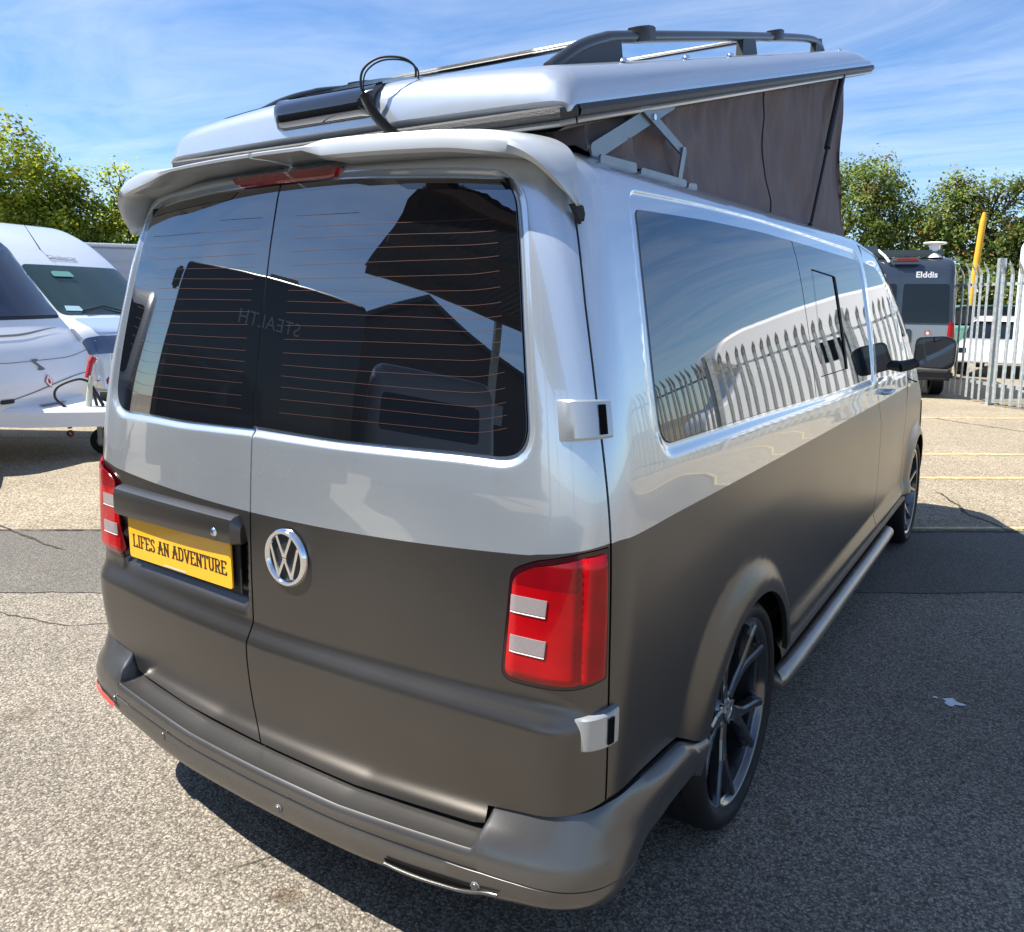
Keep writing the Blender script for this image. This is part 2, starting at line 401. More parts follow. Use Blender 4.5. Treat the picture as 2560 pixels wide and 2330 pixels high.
def disp(s, z):
    s = np.asarray(s, float); z = np.asarray(z, float)+0*s; s = s+0*z
    sh = s.shape; S = s.ravel(); Z = z.ravel(); A = np.abs(S); d = np.zeros(len(S)); P = np.stack([S, Z], 1)
    # crease across the lower rear doors
    zt = .728+.022*np.abs(S); m = A < 1.0
    d += np.where(m, .026*sstep(zt, zt-.065, Z)*sstep(.93, .80, A)*(.15+.85*sstep(.34, .66, Z)), 0)
    # frame round the rear glass
    m = (A < .95) & (Z > 1.14)
    if m.any():
        q = sdist(P[m], GU); d[m] -= .011*sstep(.026, .004, q)
    # number plate recess
    m = (S < 0) & (S > -.80) & (Z < 1.0) & (Z > .66)
    if m.any():
        p = P[m]
        fx = sstep(-.722, -.700, p[:, 0])*sstep(-.088, -.112, p[:, 0])
        fz = sstep(.728, .790, p[:, 1])*sstep(.945, .925, p[:, 1])
        d[m] -= .030*fx*fz
    # flank window fields
    m = (A > 1.02) & (Z > 1.10) & (A < 3.70)
    if m.any():
        q = sdist(np.stack([A[m], Z[m]], 1), SW); low = sstep(1.30, 1.24, Z[m])
        d[m] -= .009*np.where(low > .5, sstep(.036, .004, q), sstep(.046, .034, q))
    m = (A >= 3.70) & (Z > 1.12)
    if m.any():
        q = sdist(np.stack([A[m], Z[m]], 1), FW); d[m] -= .008*sstep(.022, .004, q)
    # belt swelling, sill chamfer, arches
    fl = sstep(1.0, 1.25, A)
    d -= fl*.004*sstep(.93, 1.07, Z)*sstep(1.20, 1.10, Z)
    fs = sstep(2.10, 2.34, A)*sstep(5.05, 4.75, A)
    d += fs*(.024*sstep(.515, .440, Z)-.012*sstep(.430, .405, Z))
    yy = A-1+.23
    for ax in (AX_R, AX_F):
        r = np.hypot(yy-ax, Z-AXZ)
        th = np.arctan2(Z-AXZ, yy-ax)
        ro = .475+.075*sstep(1.2, 2.6, th)
        d += fl*.032*sstep(ro, .405, r)*sstep(.30, .42, Z)
    return d.reshape(sh)
def body_d(s, z):
    P = body(s, z); n = normals(body, s, z, 2e-3)
    c = np.array([0, 2.6, 1.0]); sgn = np.where(((P-c)*n).sum(-1) < 0, -1., 1.)[..., None]
    return P+n*sgn*disp(s, z)[..., None]
def paint_z(s):
    a = np.abs(s); return np.where(a < .76, 1.015+.03*(a/.76)**2, np.where(a < .91, 1.045+.036*(a-.76)/.15, 1.081))
def two_tone(c): return (c[:, 1] < paint_z(c[:, 0])).astype(int)
van = thing('campervan', 'silver over satin brown campervan with its pop-up roof raised, seen from behind', 'campervan')
# --- rear doors
rear_top = 1.885
low_r = [(-.060, .386), (.287, .386), (.640, .414), (.672, .424), (.682, .474), (.792, .490), (.852, .506), (.920, .520)]
pl = lambda a, b: [(x, float(paint_z(x))) for x in np.linspace(a, b, 40)]
outR = [(p[0]+.0028, p[1]) for p in SEAM[::-1]]+low_r+[tuple(p) for p in EDGE]
outR = np.array([(s_, z_) for s_, z_ in outR])
GRh = rpoly([(-.066, 1.845), *[tuple(p) for p in GR if p[0] > -.06], (-.066, 1.240)], 0)
doorR = panel('rear_door', outR, [silver, brown], van, holes=[GR+0*1., TL], step=.0125, matfn=two_tone, lines=[pl(-.070, .913)], iso=[(GU, (.0042, .008, .012, .016, .020, .026))], flange=.02)
doorR['label'] = 'wider right rear door with the round badge'
low_l = [(-.068, .386), (-.40, .392), (-.640, .414), (-.672, .424), (-.682, .474), (-.792, .490), (-.852, .506), (-.920, .520)]
outL = np.array([(p[0]-.0028, p[1]) for p in SEAM[::-1]]+low_l+[(-p[0], p[1]) for p in EDGE])
doorL = panel('rear_door', outL, [silver, brown], van, holes=[GL, mir(TL)], step=.0125, matfn=two_tone, lines=[pl(-.0842, -.913)], iso=[(GU, (.0042, .008, .012, .016, .020, .026))], flange=.02)
doorL['label'] = 'left rear door with the yellow number plate'
# glass in the doors
frit = mat('glass_border', (.003, .003, .004), .03, spec=1.0, ior=1.6)
def rglass(parent, P, name='window_glass'):
    shr = [tuple(p) for p in P]
    return panel(name, np.array(shr), [glass, frit], parent, step=.03, off=.0055, flange=.006)
rglass(doorR, np.array([(p[0]-(.0045 if p[0] < -.05 else .002*np.sign(p[0])), p[1]) for p in GR])); rglass(doorL, np.array([(p[0]+(.0045 if p[0] > -.1 else .002), p[1]) for p in GL]))
# dark ceramic border at the top of each pane, heater wires
def strip(line, wid, off, mb, m=0):
    """thin ribbon lying on the body surface along (s, z) points"""
    L = dens(line, .02, False); P = body_d(L[:, 0], L[:, 1]); n = normals(body, L[:, 0], L[:, 1]); n[((P-[0, 2.6, 1])*n).sum(-1) < 0] *= -1
    P = P+n*off; t = np.gradient(P, axis=0); b = np.cross(n, t); b /= np.linalg.norm(b, axis=1, keepdims=True)
    mb.grid(np.stack([P-b*wid/2, P+b*wid/2], 1), m)
for dr, s0, s1, sg in ((doorR, .02, .712, 1), (doorL, -.135, -.74, -1)):
    mb = MB()
    for i in range(17):
        z = 1.285+i*.0305
        if z > 1.80: continue
        sag = .030*(1-i/17)
        xs = np.linspace(s0, s1, 26)
        u = np.abs(xs)/.75
        zz = z+sag*np.clip((u-.82)/.18, 0, 1)**1.6-.006+.004*np.sin(xs*3+i)
        if i == 16: xs = xs[:10]; zz = zz[:10]
        strip(list(zip(xs, zz)), .0007, .0065, mb)
    o = mb.build('heater_wires', orange, dr); o['kind'] = 'stuff'
for dr, G_, a0, a1 in ((doorR, GR, .40, .765), (doorL, GL, -.29, -.79)):
    xs = np.linspace(a0, a1, 22)
    top = np.interp(xs, *( [-.9, -.70, -.427, .255, .60, .9] , [1.815, 1.832, 1.848, 1.845, 1.828, 1.812])) if True else 0
    w_ = .020*np.clip(np.abs(xs-a0)/.04, 0, 1)**.6
    up = body_d(xs, top-.004); lo = body_d(xs, top-.006-w_)
    n = np.array([0, -1, .25])/1.03
    mb = MB(); mb.grid(np.stack([up+n*.0068, lo+n*.0068], 1)); mb.build('glass_top_band', frit, dr)
# --- tail lights
def tail_light(sg):
    o_ = TL if sg > 0 else mir(TL)
    inner = rpoly([(.712, .782), (.767, .779), (.83, .785), (.872, .796), (.905, .808), (.899, 1.060), (.845, 1.050), (.765, 1.019), (.731, .998)], [.022, .03, .05, .05, .006, .004, .05, .05, .035], 6)
    if sg < 0: inner = mir(inner)
    c = np.mean(o_, 0); oo = c+(o_-c)*.985
    root = panel('tail_light', oo, [mat('lamp_housing', (.025, .002, .004), .15, coat=.6)], van, step=.03, off=.001, flange=.03)
    def lfn(s, z):
        a = np.abs(s); P = body_d(s, z); n = normals(body, s, z, 2e-3); n = np.where(((P-[0, 2.6, 1])*n).sum(-1)[..., None] < 0, -n, n)
        b = .010*sstep(.70, .74, a)*sstep(.915, .895, a)*sstep(.77, .80, z)*sstep(1.075, 1.03, z)-.006*np.exp(-((a-.852)/.007)**2)
        return P+n*b[..., None]
    panel('red_lens', inner, [redl, redd], root, fn=lfn, step=.009, off=.002, flange=.004,
          matfn=lambda c: ((c[:, 1] > .985) & (np.abs(c[:, 0]) < .845)).astype(int))
    clear = mat('clear_lens', (.26, .225, .225), .3, coat=.8, coat_r=.02, var=.10, vscale=300, bump=.2, bscale=400, bdist=.001)
    rim = mat('lens_edge', (.85, .72, .72), .2, coat=1)
    for z0 in (.928, .843):
        a = [(.727, z0), (.797, z0), (.799, z0+.033), (.729, z0+.033)]
        if sg < 0: a = mir(a)
        panel('clear_lens', np.array(a), [clear], root, fn=lfn, step=.01, off=.0045, flange=.004)
        mb = MB(); L = [(a[0][0], z0-.003), (a[1][0], z0-.003)]
        L2 = dens(L, .01, False); P = lfn(L2[:, 0], L2[:, 1]); mb.tube([p+np.array([0, -.003, 0]) for p in P], .0016, 6); mb.build('lens_edge', rim, root, True)
    return root
tail_light(1); tail_light(-1)
# --- flanks
def arch_pts(ax, z0, n=22, r=.378):
    a0 = math.asin((z0-AXZ)/r)
    return [(1-.23+ax+r*math.cos(t), AXZ+r*math.sin(t)) for t in np.linspace(a0, math.pi-a0, n)]
for sg in (1, -1):
    bot = [(.931, .524), (1.05, .522), (1.18, .514), (1.262, .505), (1.330, .470), (1.400, .440)]
    arch = arch_pts(AX_R, .437)[::-1]
    bot += arch[0:] + [(2.136, .412), (3.757, .412)]
    seamf = [(3.754, .43), (3.800, .665), (3.780, .98), (3.700, 1.10), (3.612, 1.20)]
    up = [(3.640, 1.38), (3.680, 1.555), (3.738, 1.785), (3.775, 1.884)]
    outer = np.array(bot+seamf+up+[(3.0, 1.888), (2, 1.889), (1.2, 1.888), (.897, 1.887)]+[(p[0]+.0055, p[1]) for p in EDGE[::-1]][1:])
    line = [(x, float(paint_z(x))) for x in np.linspace(.9149, 3.708, 60)]
    line[0] = (.9145, line[0][1])
    if sg < 0: outer = mir(outer); line = [(-a, b) for a, b in line]
    sw = SW if sg > 0 else mir(SW)
    sp = panel('side_panel', outer, [silver, brown], van, holes=[sw], step=.020, matfn=two_tone, lines=[line[1:-1]], flange=.018, iso=[(sw, (.004, .010, .016, .022, .028, .034, .040, .046))])
    sp['label'] = 'right side panel' if sg > 0 else 'left side panel'
    # side glass: long rear pane and the pane with the slider
    cut = 2.515
    A = [p for p in SW if p[0] < cut]; B = [p for p in SW if p[0] > cut]
    i0 = np.argmax([p[0] for p in SW])
    rear = [(cut-.004, 1.778), *[tuple(p) for p in SW if p[0] < cut-.02][::1], (cut-.004, 1.224)]
    def order(P):
        P = np.array(P); c = P.mean(0); return P[np.argsort(np.arctan2((P[:, 1]-c[1])*2.2, P[:, 0]-c[0]))]
    rear = order([(cut-.003, 1.785), (cut-.003, 1.221), *[tuple(p) for p in SW if p[0] < cut-.02]])
    frn = order([(cut+.003, 1.785), (cut+.003, 1.221), *[tuple(p) for p in SW if p[0] > cut+.02]])
    for G_ in (rear, frn):
        G2 = G_ if sg > 0 else mir(G_)
        c = G2.mean(0); G2 = c+(G2-c)*(.999, .994)
        g = panel('side_window', G2, [glass], van, step=.05, off=.003, flange=.006)
        if G_ is frn:
            mb = MB()
            sl = [(2.700, 1.688), (3.046, 1.672)]; d_ = [(3.046, 1.672), (3.046, 1.290)]
            for L, w2 in ((sl, .006), ([(3.046, 1.292), (2.62, 1.290)], .003), ([(2.700, 1.688), (2.64, 1.290)], .003)):
                strip([(sg*a, b) for a, b in L], w2, .0045, mb)
            strip([(sg*a, b) for a, b in d_], .034, .006, mb)
            mb.build('sliding_pane_frame', mat('matt_seal', (.006, .006, .007), .7, spec=.15), g)
# --- front doors, wings, windscreen, bonnet
for sg in (1, -1):
    o1 = [(3.760, .37), (4.20, .37)]+[p for p in arch_pts(AX_F, .437)[::-1] if p[0] < 4.33 and p[0] > 4.30][:0]
    wing_b = [(4.655, 1.10), (4.640, .96), (4.55, .80), (4.44, .74)]
    archf = [p for p in arch_pts(AX_F-.02, .437, r=.392)[::-1]]
    door = [(3.760, .412), (4.655, .412), (4.632, .60), (4.620, .80), (4.648, .96), (4.665, 1.10), (4.640, 1.175), (4.52, 1.42), (4.335, 1.63), (4.12, 1.80), (3.80, 1.84), (3.744, 1.785), (3.686, 1.555), (3.646, 1.38), (3.618, 1.20), (3.706, 1.10), (3.786, .98), (3.806, .665)]
    door = np.array(door); line = [(x, float(paint_z(x))) for x in np.linspace(3.735, 4.648, 20)]
    dd = door if sg > 0 else mir(door)
    fw = FW if sg > 0 else mir(FW)
    if sg < 0: line = [(-a, b) for a, b in line]
    fd = panel('front_door', dd, [silver, brown], van, holes=[fw], step=.022, matfn=two_tone, lines=[line], flange=.018)
    c = fw.mean(0)
    panel('window_glass', c+(fw-c)*.996, [glass], fd, step=.06, off=.002, flange=.006)
    mb = MB(); h = body_d(sg*3.90, 1.118)
    mb.tube(bez([h+(0, -.085, 0), h+(sg*.030, -.07, .003), h+(sg*.038, 0, .004), h+(sg*.030, .07, .003), h+(0, .085, 0)], 6), .011, 8, flat=.8); mb.build('door_handle', silver, fd, True)
    # the rest of the nose on this side
    wing = [(4.654, .96), (4.626, .80), (4.638, .60), (4.661, .412), (4.78, .412), *archf, (5.575, .437), (5.575, .30), (5.9, .25), (6.2, .25), (6.2, 1.0), (5.60, 1.02), (5.0, 1.08), (4.70, 1.12)]
    wing = np.array(wing); wi = wing if sg > 0 else mir(wing)
    panel('front_wing', wi, [silver, brown], van, step=.04, matfn=two_tone, flange=.01)
    wl = [(5.50, .70), (6.0, .72), (6.0, .86), (5.45, .92)]; wl = np.array(wl) if sg > 0 else mir(wl)
    panel('headlight', wl, [glass], van, step=.04, off=.006)
    bn = [(4.70, 1.128), (5.0, 1.088), (5.6, 1.028), (6.205, 1.008), (6.205, 1.14), (5.4, 1.15), (4.68, 1.175)]; bn = np.array(bn) if sg > 0 else mir(bn)
    panel('bonnet', bn, [silver], van, step=.04)
    ws = [(4.665, 1.19), (5.4, 1.16), (6.205, 1.15), (6.205, 1.83), (5.3, 1.83), (4.42, 1.80), (4.355, 1.70), (4.36, 1.64), (4.545, 1.43)]; ws = np.array(ws) if sg > 0 else mir(ws)
    panel('windscreen', ws, [glass], van, step=.06, off=-.004)
    hd = [(3.80, 1.846), (4.12, 1.806), (4.40, 1.805), (5.3, 1.835), (6.205, 1.835), (6.205, 1.89), (3.77, 1.886)]; hd = np.array(hd) if sg > 0 else mir(hd)
    panel('windscreen_header', hd, [silver], van, step=.05)
# --- roof skin between the gutters and the sleeping canvas; closed in the middle by the bed deck
mb = MB()
zz = np.array([1.885, 1.892, 1.90, 1.908, 1.915, 1.92]); ss = np.concatenate([np.linspace(-6.2, -1.0, 90), np.linspace(-.99, .99, 60), np.linspace(1.0, 6.2, 90)])
gs_, gz_ = np.meshgrid(ss, zz, indexing='ij'); GP_ = body(gs_, gz_)
mb.grid(GP_); ring = [tuple(p) for p in GP_[:, -1]]
mb.add(ring, [tuple(range(len(ring)))])
mb.build('roof_gutter_skin', silver, van, True, 60)
# dark inner shell so the gaps read dark
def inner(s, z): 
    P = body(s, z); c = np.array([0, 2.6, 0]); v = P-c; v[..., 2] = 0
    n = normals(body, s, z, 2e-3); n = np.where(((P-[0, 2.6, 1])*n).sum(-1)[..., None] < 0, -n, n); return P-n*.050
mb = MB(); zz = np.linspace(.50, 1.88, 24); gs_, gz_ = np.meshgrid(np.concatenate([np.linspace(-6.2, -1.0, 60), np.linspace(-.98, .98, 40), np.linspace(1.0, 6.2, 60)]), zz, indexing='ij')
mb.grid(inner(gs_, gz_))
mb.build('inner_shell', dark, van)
# underbody, wheel housings
mb = MB()
mb.box((0, 2.72, .42), (1.30, 5.0, .22)); mb.box((0, .40, .36), (1.5, .60, .20)); mb.box((0, 2.7, .36), (1.72, 2.50, .14)); mb.box((0, 5.05, .36), (1.5, .30, .2))
mb.tube([(-.70, AX_R, .335), (.70, AX_R, .335)], .05, 10); mb.tube([(-.70, AX_F, .335), (.70, AX_F, .335)], .05, 10)
mb.build('underbody', black, van)
for sg in (1, -1):
    for ax in (AX_R, AX_F):
        mb = MB(); th = np.linspace(-.15, math.pi+.15, 30)
        prof = [(.905, .392), (.86, .400), (.60, .400), (.60, .05)]
        P = np.array([[(sg*x, ax+r*math.cos(t), AXZ+r*math.sin(t)) for x, r in prof] for t in th]); mb.grid(P)
        mb.build('wheel_arch_liner', dark, van, True)
# --- sills and side tubes
for sg in (1, -1):
    mb = MB(); ys = np.linspace(1.378, 4.04, 20)
    pr = [(.915, .430), (.938, .400), (.944, .372), (.935, .352), (.90, .318), (.84, .260), (.70, .245), (.70, .43)]
    mb.grid(np.array([[(sg*x, y, z) for x, z in pr] for y in ys])); mb.build('sill', plastic, van, True)
    mb = MB(); mb.tube(bez([(sg*.86, 1.32, .290), (sg*.915, 1.37, .300), (sg*.945, 1.45, .308), (sg*.950, 2.4, .310), (sg*.950, 3.32, .314), (sg*.935, 3.42, .312), (sg*.86, 3.52, .30)], 10), .034, 14)
    o = mb.build('side_tube', mat('brushed_tube', (.30, .285, .265), .30, .8, var=.1, vscale=6), van, True)
    for y in (1.7, 2.5, 3.2):
        mb2 = MB(); mb2.tube([(sg*.94, y, .305), (sg*.80, y, .300)], .015, 8); mb2.build('tube_bracket', black, o)
# --- rear bumper
def bumper_xy(s, d):
    P = body(s, np.full_like(s, .46)); n = normals(body, s, np.full_like(s, .46), 2e-3); n[..., 2] = 0; n /= np.linalg.norm(n, axis=-1, keepdims=True)
    n = np.where(((P-[0, 2.6, .46])*n).sum(-1)[..., None] < 0, -n, n); return P+n*np.asarray(d)[..., None]
ssb = np.concatenate([np.linspace(0, .668, 40), np.linspace(.672, .700, 12), np.linspace(.705, 1.0, 34), np.linspace(1.01, 1.32, 26), np.linspace(1.33, 1.395, 8)])
ssb = np.concatenate([-ssb[::-1], ssb[1:]])
rows = []
for s_ in ssb:
    a = abs(s_); dm = .078-.006*(a/.6)**2*(a < .6)-.006*(a >= .6); dm = dm-(dm-.030)*float(sstep(.66, 1.10, a))+.008*float(sstep(1.15, 1.38, a))
    c = float(sstep(.670, .698, a))                      # raised corner piece
    top = float(np.interp(a, [.68, .70, .79, .86, .93, 1.05, 1.26, 1.33, 1.42], [.474, .480, .492, .506, .518, .514, .500, .470, .440]))-.004
    step = [(-.015, .378), (.004, .374), (dm*.40, .371), (dm*.75, .369), (dm*.88, .372), (dm*.97, .366), (dm+.001, .352)]
    k_ = float(sstep(.93, 1.25, a))
    corn = [(-.012, top-.02), (-.004, top-.002), (.006, top), (.012+.004*(1-k_), top-.014), (.014+(dm-.014)*.35, .43), (.014+(dm-.014)*.80, .385), (dm+.001, .352)]
    kk = float(sstep(.95, 1.16, a)); side_ = [(-.012, top-.02), (-.004, top-.002), (.014, top), (.034, top-.012), (.042, top-.034), (.036, top-.075), (.020, top-.12)]
    corn = [((1-kk)*p[0]+kk*q[0], (1-kk)*p[1]+kk*q[1]) for p, q in zip(corn, side_)]
    if a > 1.26: corn = [(p[0], min(p[1], top)) for p in corn]
    rest = [(dm, .338), (dm-.0035, .335), (dm-.0005, .332), (dm-.003, .30), (dm-.007, .275), (dm-.015, .256), (dm-.032, .246), (-.05, .244)]
    lift = .055*float(sstep(.30, .90, a))+.02*float(sstep(1.2, 1.40, a))
    pr = [((1-c)*p[0]+c*q[0], (1-c)*p[1]+c*q[1]) for p, q in zip(step, corn)]+[(p[0], p[1]+lift*min(1, (0.338-p[1])/.09)) for p in rest]
    pr = pr[:7]+[((1-kk)*p[0]+kk*(.014-.030*i/6), p[1]) for i, p in enumerate(pr[7:])]
    up_ = float(np.interp(a, [0, .29, .64, .70], [0, .001, .024, .030]))
    pr = [(p[0], p[1]+up_*min(1, max(0, (p[1]-.30)/.05))*(1 if p[1] < .40 else max(0, 1-(p[1]-.40)/.06))) for p in pr]
    base = bumper_xy(np.full(len(pr), s_), np.array([p[0] for p in pr])); base[:, 2] = [p[1] for p in pr]; rows.append(base)
mb = MB(); mb.grid(np.array(rows)); bumper = mb.build('rear_bumper', brownb, van, True, 50)
def on_bumper(s_, z_, d_=None):
    a = abs(s_); dm = .078-.006*(a/.6)**2*(a < .6)-.006*(a >= .6); dm = dm-(dm-.030)*float(sstep(.66, 1.10, a))
    p = bumper_xy(np.array([float(s_)]), np.array([dm-.003 if d_ is None else d_]))[0]; z_ = z_+.055*float(sstep(.30, .90, a))*min(1, max(0, (.338-z_)/.09)); z_ = z_+float(np.interp(a, [0, .29, .64, .70], [0, .001, .024, .030]))*min(1, max(0, (z_-.30)/.05)); p[2] = z_
    n = bumper_xy(np.array([float(s_)]), np.array([1.]))[0]-bumper_xy(np.array([float(s_)]), np.array([0.]))[0]; return p, n/np.linalg.norm(n)
for s_, z_ in ((-.415, .318), (.09, .292), (.685, .290), (-.70, .318)):
    p, n = on_bumper(s_, z_); mb = MB(); Mx = Matrix.Translation(p) @ Vector(n).to_track_quat('X', 'Z').to_matrix().to_4x4()
    mb.lathe([(0.0001, .0045), (.0085, .0045), (.0095, .003), (.0096, -.004)], 20, M=Mx); mb.lathe([(.0096, .0015), (.0115, .0018), (.0118, -.004)], 20, 1, Mx)
    mb.build('parking_sensor', [brownb, trimg], bumper, True)
for sg in (-1,):
    mb = MB(); rr = []
    for s_ in np.linspace(-.90, -.70, 10):
        p, n = on_bumper(s_, .300); q, _ = on_bumper(s_, .268)
        rr.append([p+n*.004, (p+q)/2+n*.008, q+n*.002])
    mb.grid(np.array(rr)); mb.build('red_reflector', mat('red_reflector', (.55, .03, .03), .25, coat=1, var=.2, vscale=120), bumper, True)
mb = MB(); rr = []; ledge = []
for s_ in np.linspace(.44, .74, 16):
    u = (s_-.44)/.30; p, n = on_bumper(s_, .294-.004*u); q, _ = on_bumper(s_, .294-.004*u-.018*math.sin(math.pi*min(1, .12+u))**.5)
    rr.append([p+n*.003, q+n*.001]); ledge.append(q+n*.004-np.array([0, 0, .004]))
mb.grid(np.array(rr)); mb.build('empty_reflector_slot', dark, bumper)
mb = MB(); mb.tube(ledge, .0035, 8); mb.build('slot_ledge', brownb, bumper, True)
# --- hinges on the right edge and their twins on the left
def hinge(sg, s0, s1, zt0, zb0, zt1, zb1, m):
    """cast cover that bridges the door and the flank"""
    mb = MB(); us = np.linspace(0, 1, 15); rows = []
    for u in us:
        s_ = s0+(s1-s0)*u; zt = zt0+(zt1-zt0)*u; zb = zb0+(zb1-zb0)*u
        h = .014*min(1, .35+u*2.2)+.005*math.sin(math.pi*u)
        r = []
        for k_, (f, g) in enumerate(((0, 0), (.02, .8), (.07, 1), (.5, 1.04), (.93, 1), (.98, .8), (1, 0))):
            z = zb+(zt-zb)*f; P = body(sg*s_, z); n = normals(body, sg*s_, z); n = -n if (P-np.array([0, 2.6, 1]))@n < 0 else n
            r.append(P+n*(h*g-.004*(g == 0)))
        rows.append(r)
    rows = [[np.array(rows[0])[0]*0+p-(np.array(p)-np.array(rows[0][i]))*0 for i, p in enumerate(rows[0])]]+rows
    G_ = np.array(rows[1:]); mb.grid(G_)
    e0 = [tuple(p) for p in G_[0]]; mb.add(e0, [tuple(range(7))]); e1 = [tuple(p) for p in G_[-1]]; mb.add(e1, [tuple(range(7))])
    root = mb.build('door_hinge', m, van, True, 30)
    mb = MB(); a, b = .70, .86; rr = []
    for u in np.linspace(a, b, 5):
        s_ = s0+(s1-s0)*u; zt = zt0+(zt1-zt0)*u; zb = zb0+(zb1-zb0)*u; r = []
        for f in (.12, .85):
            z = zb+(zt-zb)*f; P = body(sg*s_, z); n = normals(body, sg*s_, z); n = -n if (P-np.array([0, 2.6, 1]))@n < 0 else n
            r.append(P+n*(.0165+.005*math.sin(math.pi*u)))
        rr.append(r)
    mb.grid(np.array(rr)); mb.build('hinge_slot', dark, root)
    return root
for sg in (1,):
    hinge(sg, .818, .920, 1.366, 1.282, 1.366, 1.288, mat('hinge_silver', (.40, .43, .46), .30, .6, coat=.6))
    hinge(sg, .838, .938, .718, .645, .736, .655, mat('pale_hinge_paint', (.38, .40, .41), .32, .5, coat=.5))
# --- number plate, its garnish, lettering
mb = MB(); rows = []
for s_ in np.linspace(-.722, -.104, 40):
    e = min(1, (s_+.722)/.018, (-.104-s_)/.018); e = math.sqrt(max(0, 1-(1-e)**2)); zb = np.interp(s_, [-.72, -.11], [.912, .926]); zt = np.interp(s_, [-.72, -.11], [1.000, 1.000])
    P = body(s_, .95); r = []
    zc = (zt+zb)/2; hh = (zt-zb)/2
    for dy, z in ((.01, zb+.002), (-.022, zb), (-.030, zb+.004), (-.032, zb+.02), (-.031, zt-.022), (-.026, zt-.008), (-.014, zt-.001), (.004, zt+.001)):
        yy_ = dy if dy > 0 else dy*(.35+.65*e)
        zq = z-(.022*(1-e) if z > zc else 0)
        r.append((P[0], P[1]+yy_, zq))
    rows.append(r)
mb.grid(np.array(rows)); mb.add(rows[0], [tuple(range(8))]); mb.add(rows[-1], [tuple(range(7, -1, -1))])
gar = mb.build('plate_garnish', brown, doorL, True, 40)
pa = math.atan2(.024, .52)
mb = MB(); p = body(-.185, .95); Mx = Matrix.Translation((-.185, p[1]-.0315, .952)) @ Matrix.Rotation(R(90), 4, 'Z').to_4x4()
mb.lathe([(.0001, -.006), (.008, -.006), (.011, -.001), (.012, 0)], 20, M=Matrix.Translation((-.185, p[1]-.033, .952)) @ Vector((0, 1, 0)).to_track_quat('X', 'Z').to_matrix().to_4x4()); mb.build('door_lock', chrome, doorL, True)
yel = mat('plate_yellow', (.85, .43, .004), .30, coat=.6, coat_r=.05, var=.03, vscale=6)
plate_o = bpy.data.objects.new('number_plate', None); link(plate_o, van)
yl, yr_ = float(body(-.665, .85)[1]), float(body(-.145, .85)[1])
PA = math.atan2(yr_-yl, .52)
plate_M = Matrix.Translation((-.405, (yl+yr_)/2-.004, .8545)) @ Matrix.Rotation(PA, 4, 'Z') @ Matrix.Rotation(R(-1.0), 4, 'Y')
mb = MB(); hw, hh = .2585, .063
mb.prism(rpoly([(-hw, -hh), (hw, -hh), (hw, hh), (-hw, hh)], .010, 5), -.001, .004, 0, plate_M @ Matrix.Rotation(R(90), 4, 'X'))
plate = mb.build('number_plate', yel, van); bpy.data.objects.remove(plate_o); plate['label'] = 'yellow number plate reading LIFES AN ADVENTURE'
plate.name = 'number_plate'
inkm = mat('plate_ink', (.030, .016, .006), .4)
def text_mesh(name, body_t, size, M, m, parent, ext=.0006, sx=1, shear=0, align='CENTER', spacing=1, bold=0):
    cu = bpy.data.curves.new(name, 'FONT'); cu.body = body_t; cu.size = size; cu.extrude = ext; cu.align_x = align; cu.align_y = 'CENTER'; cu.shear = shear; cu.space_character = spacing; cu.offset = bold; cu.resolution_u = 3
    o = bpy.data.objects.new(name, cu); COL.objects.link(o); dg = bpy.context.evaluated_depsgraph_get()
    me = bpy.data.meshes.new_from_object(o.evaluated_get(dg)); bpy.data.objects.remove(o)
    me.transform(M @ Matrix.Diagonal((sx, 1, 1, 1))); me.materials.clear(); me.materials.append(m)
    o = bpy.data.objects.new(name, me); return link(o, parent)
# western style slab letters cut stroke by stroke: each glyph is a set of bars on a 0..1 by 0..1 cell
GLY = {'L': [(0, .12, 0, 1), (0, .8, 0, .13)], 'I': [(.35, .65, 0, 1)], 'F': [(0, .14, 0, 1), (0, .8, .87, 1), (0, .55, .45, .57)],
       'E': [(0, .14, 0, 1), (0, .85, .87, 1), (0, .6, .45, .57), (0, .85, 0, .13)]}
TM = plate_M @ Matrix.Rotation(R(90), 4, 'X') @ Matrix.Translation((0, -.004, .0042))
def western(txt, size, M, m, parent, width):
    cu = bpy.data.curves.new('lettering', 'FONT'); cu.body = txt; cu.size = size; cu.extrude = .0004; cu.align_x = 'CENTER'; cu.align_y = 'CENTER'; cu.offset = .0007; cu.resolution_u = 4
    cu.space_character = 1.06
    o = bpy.data.objects.new('lettering', cu); COL.objects.link(o); dg = bpy.context.evaluated_depsgraph_get()
    me = bpy.data.meshes.new_from_object(o.evaluated_get(dg)); bpy.data.objects.remove(o)
    co = np.array([v.co for v in me.vertices]); sx = width/(co[:, 0].max()-co[:, 0].min()); cap0, cap1 = co[:, 1].min(), co[:, 1].max()
    me.transform(Matrix.Diagonal((sx, 1, 1, 1)))
    bm = bmesh.new(); bm.from_mesh(me)
    # slab serifs at the head and foot of every vertical stroke
    xs = sorted(set(round(v.co.x, 4) for v in bm.verts))
    bm.to_mesh(me); bm.free(); me.transform(M); me.materials.clear(); me.materials.append(m)
    o = bpy.data.objects.new('lettering', me); link(o, parent); return cap0, cap1
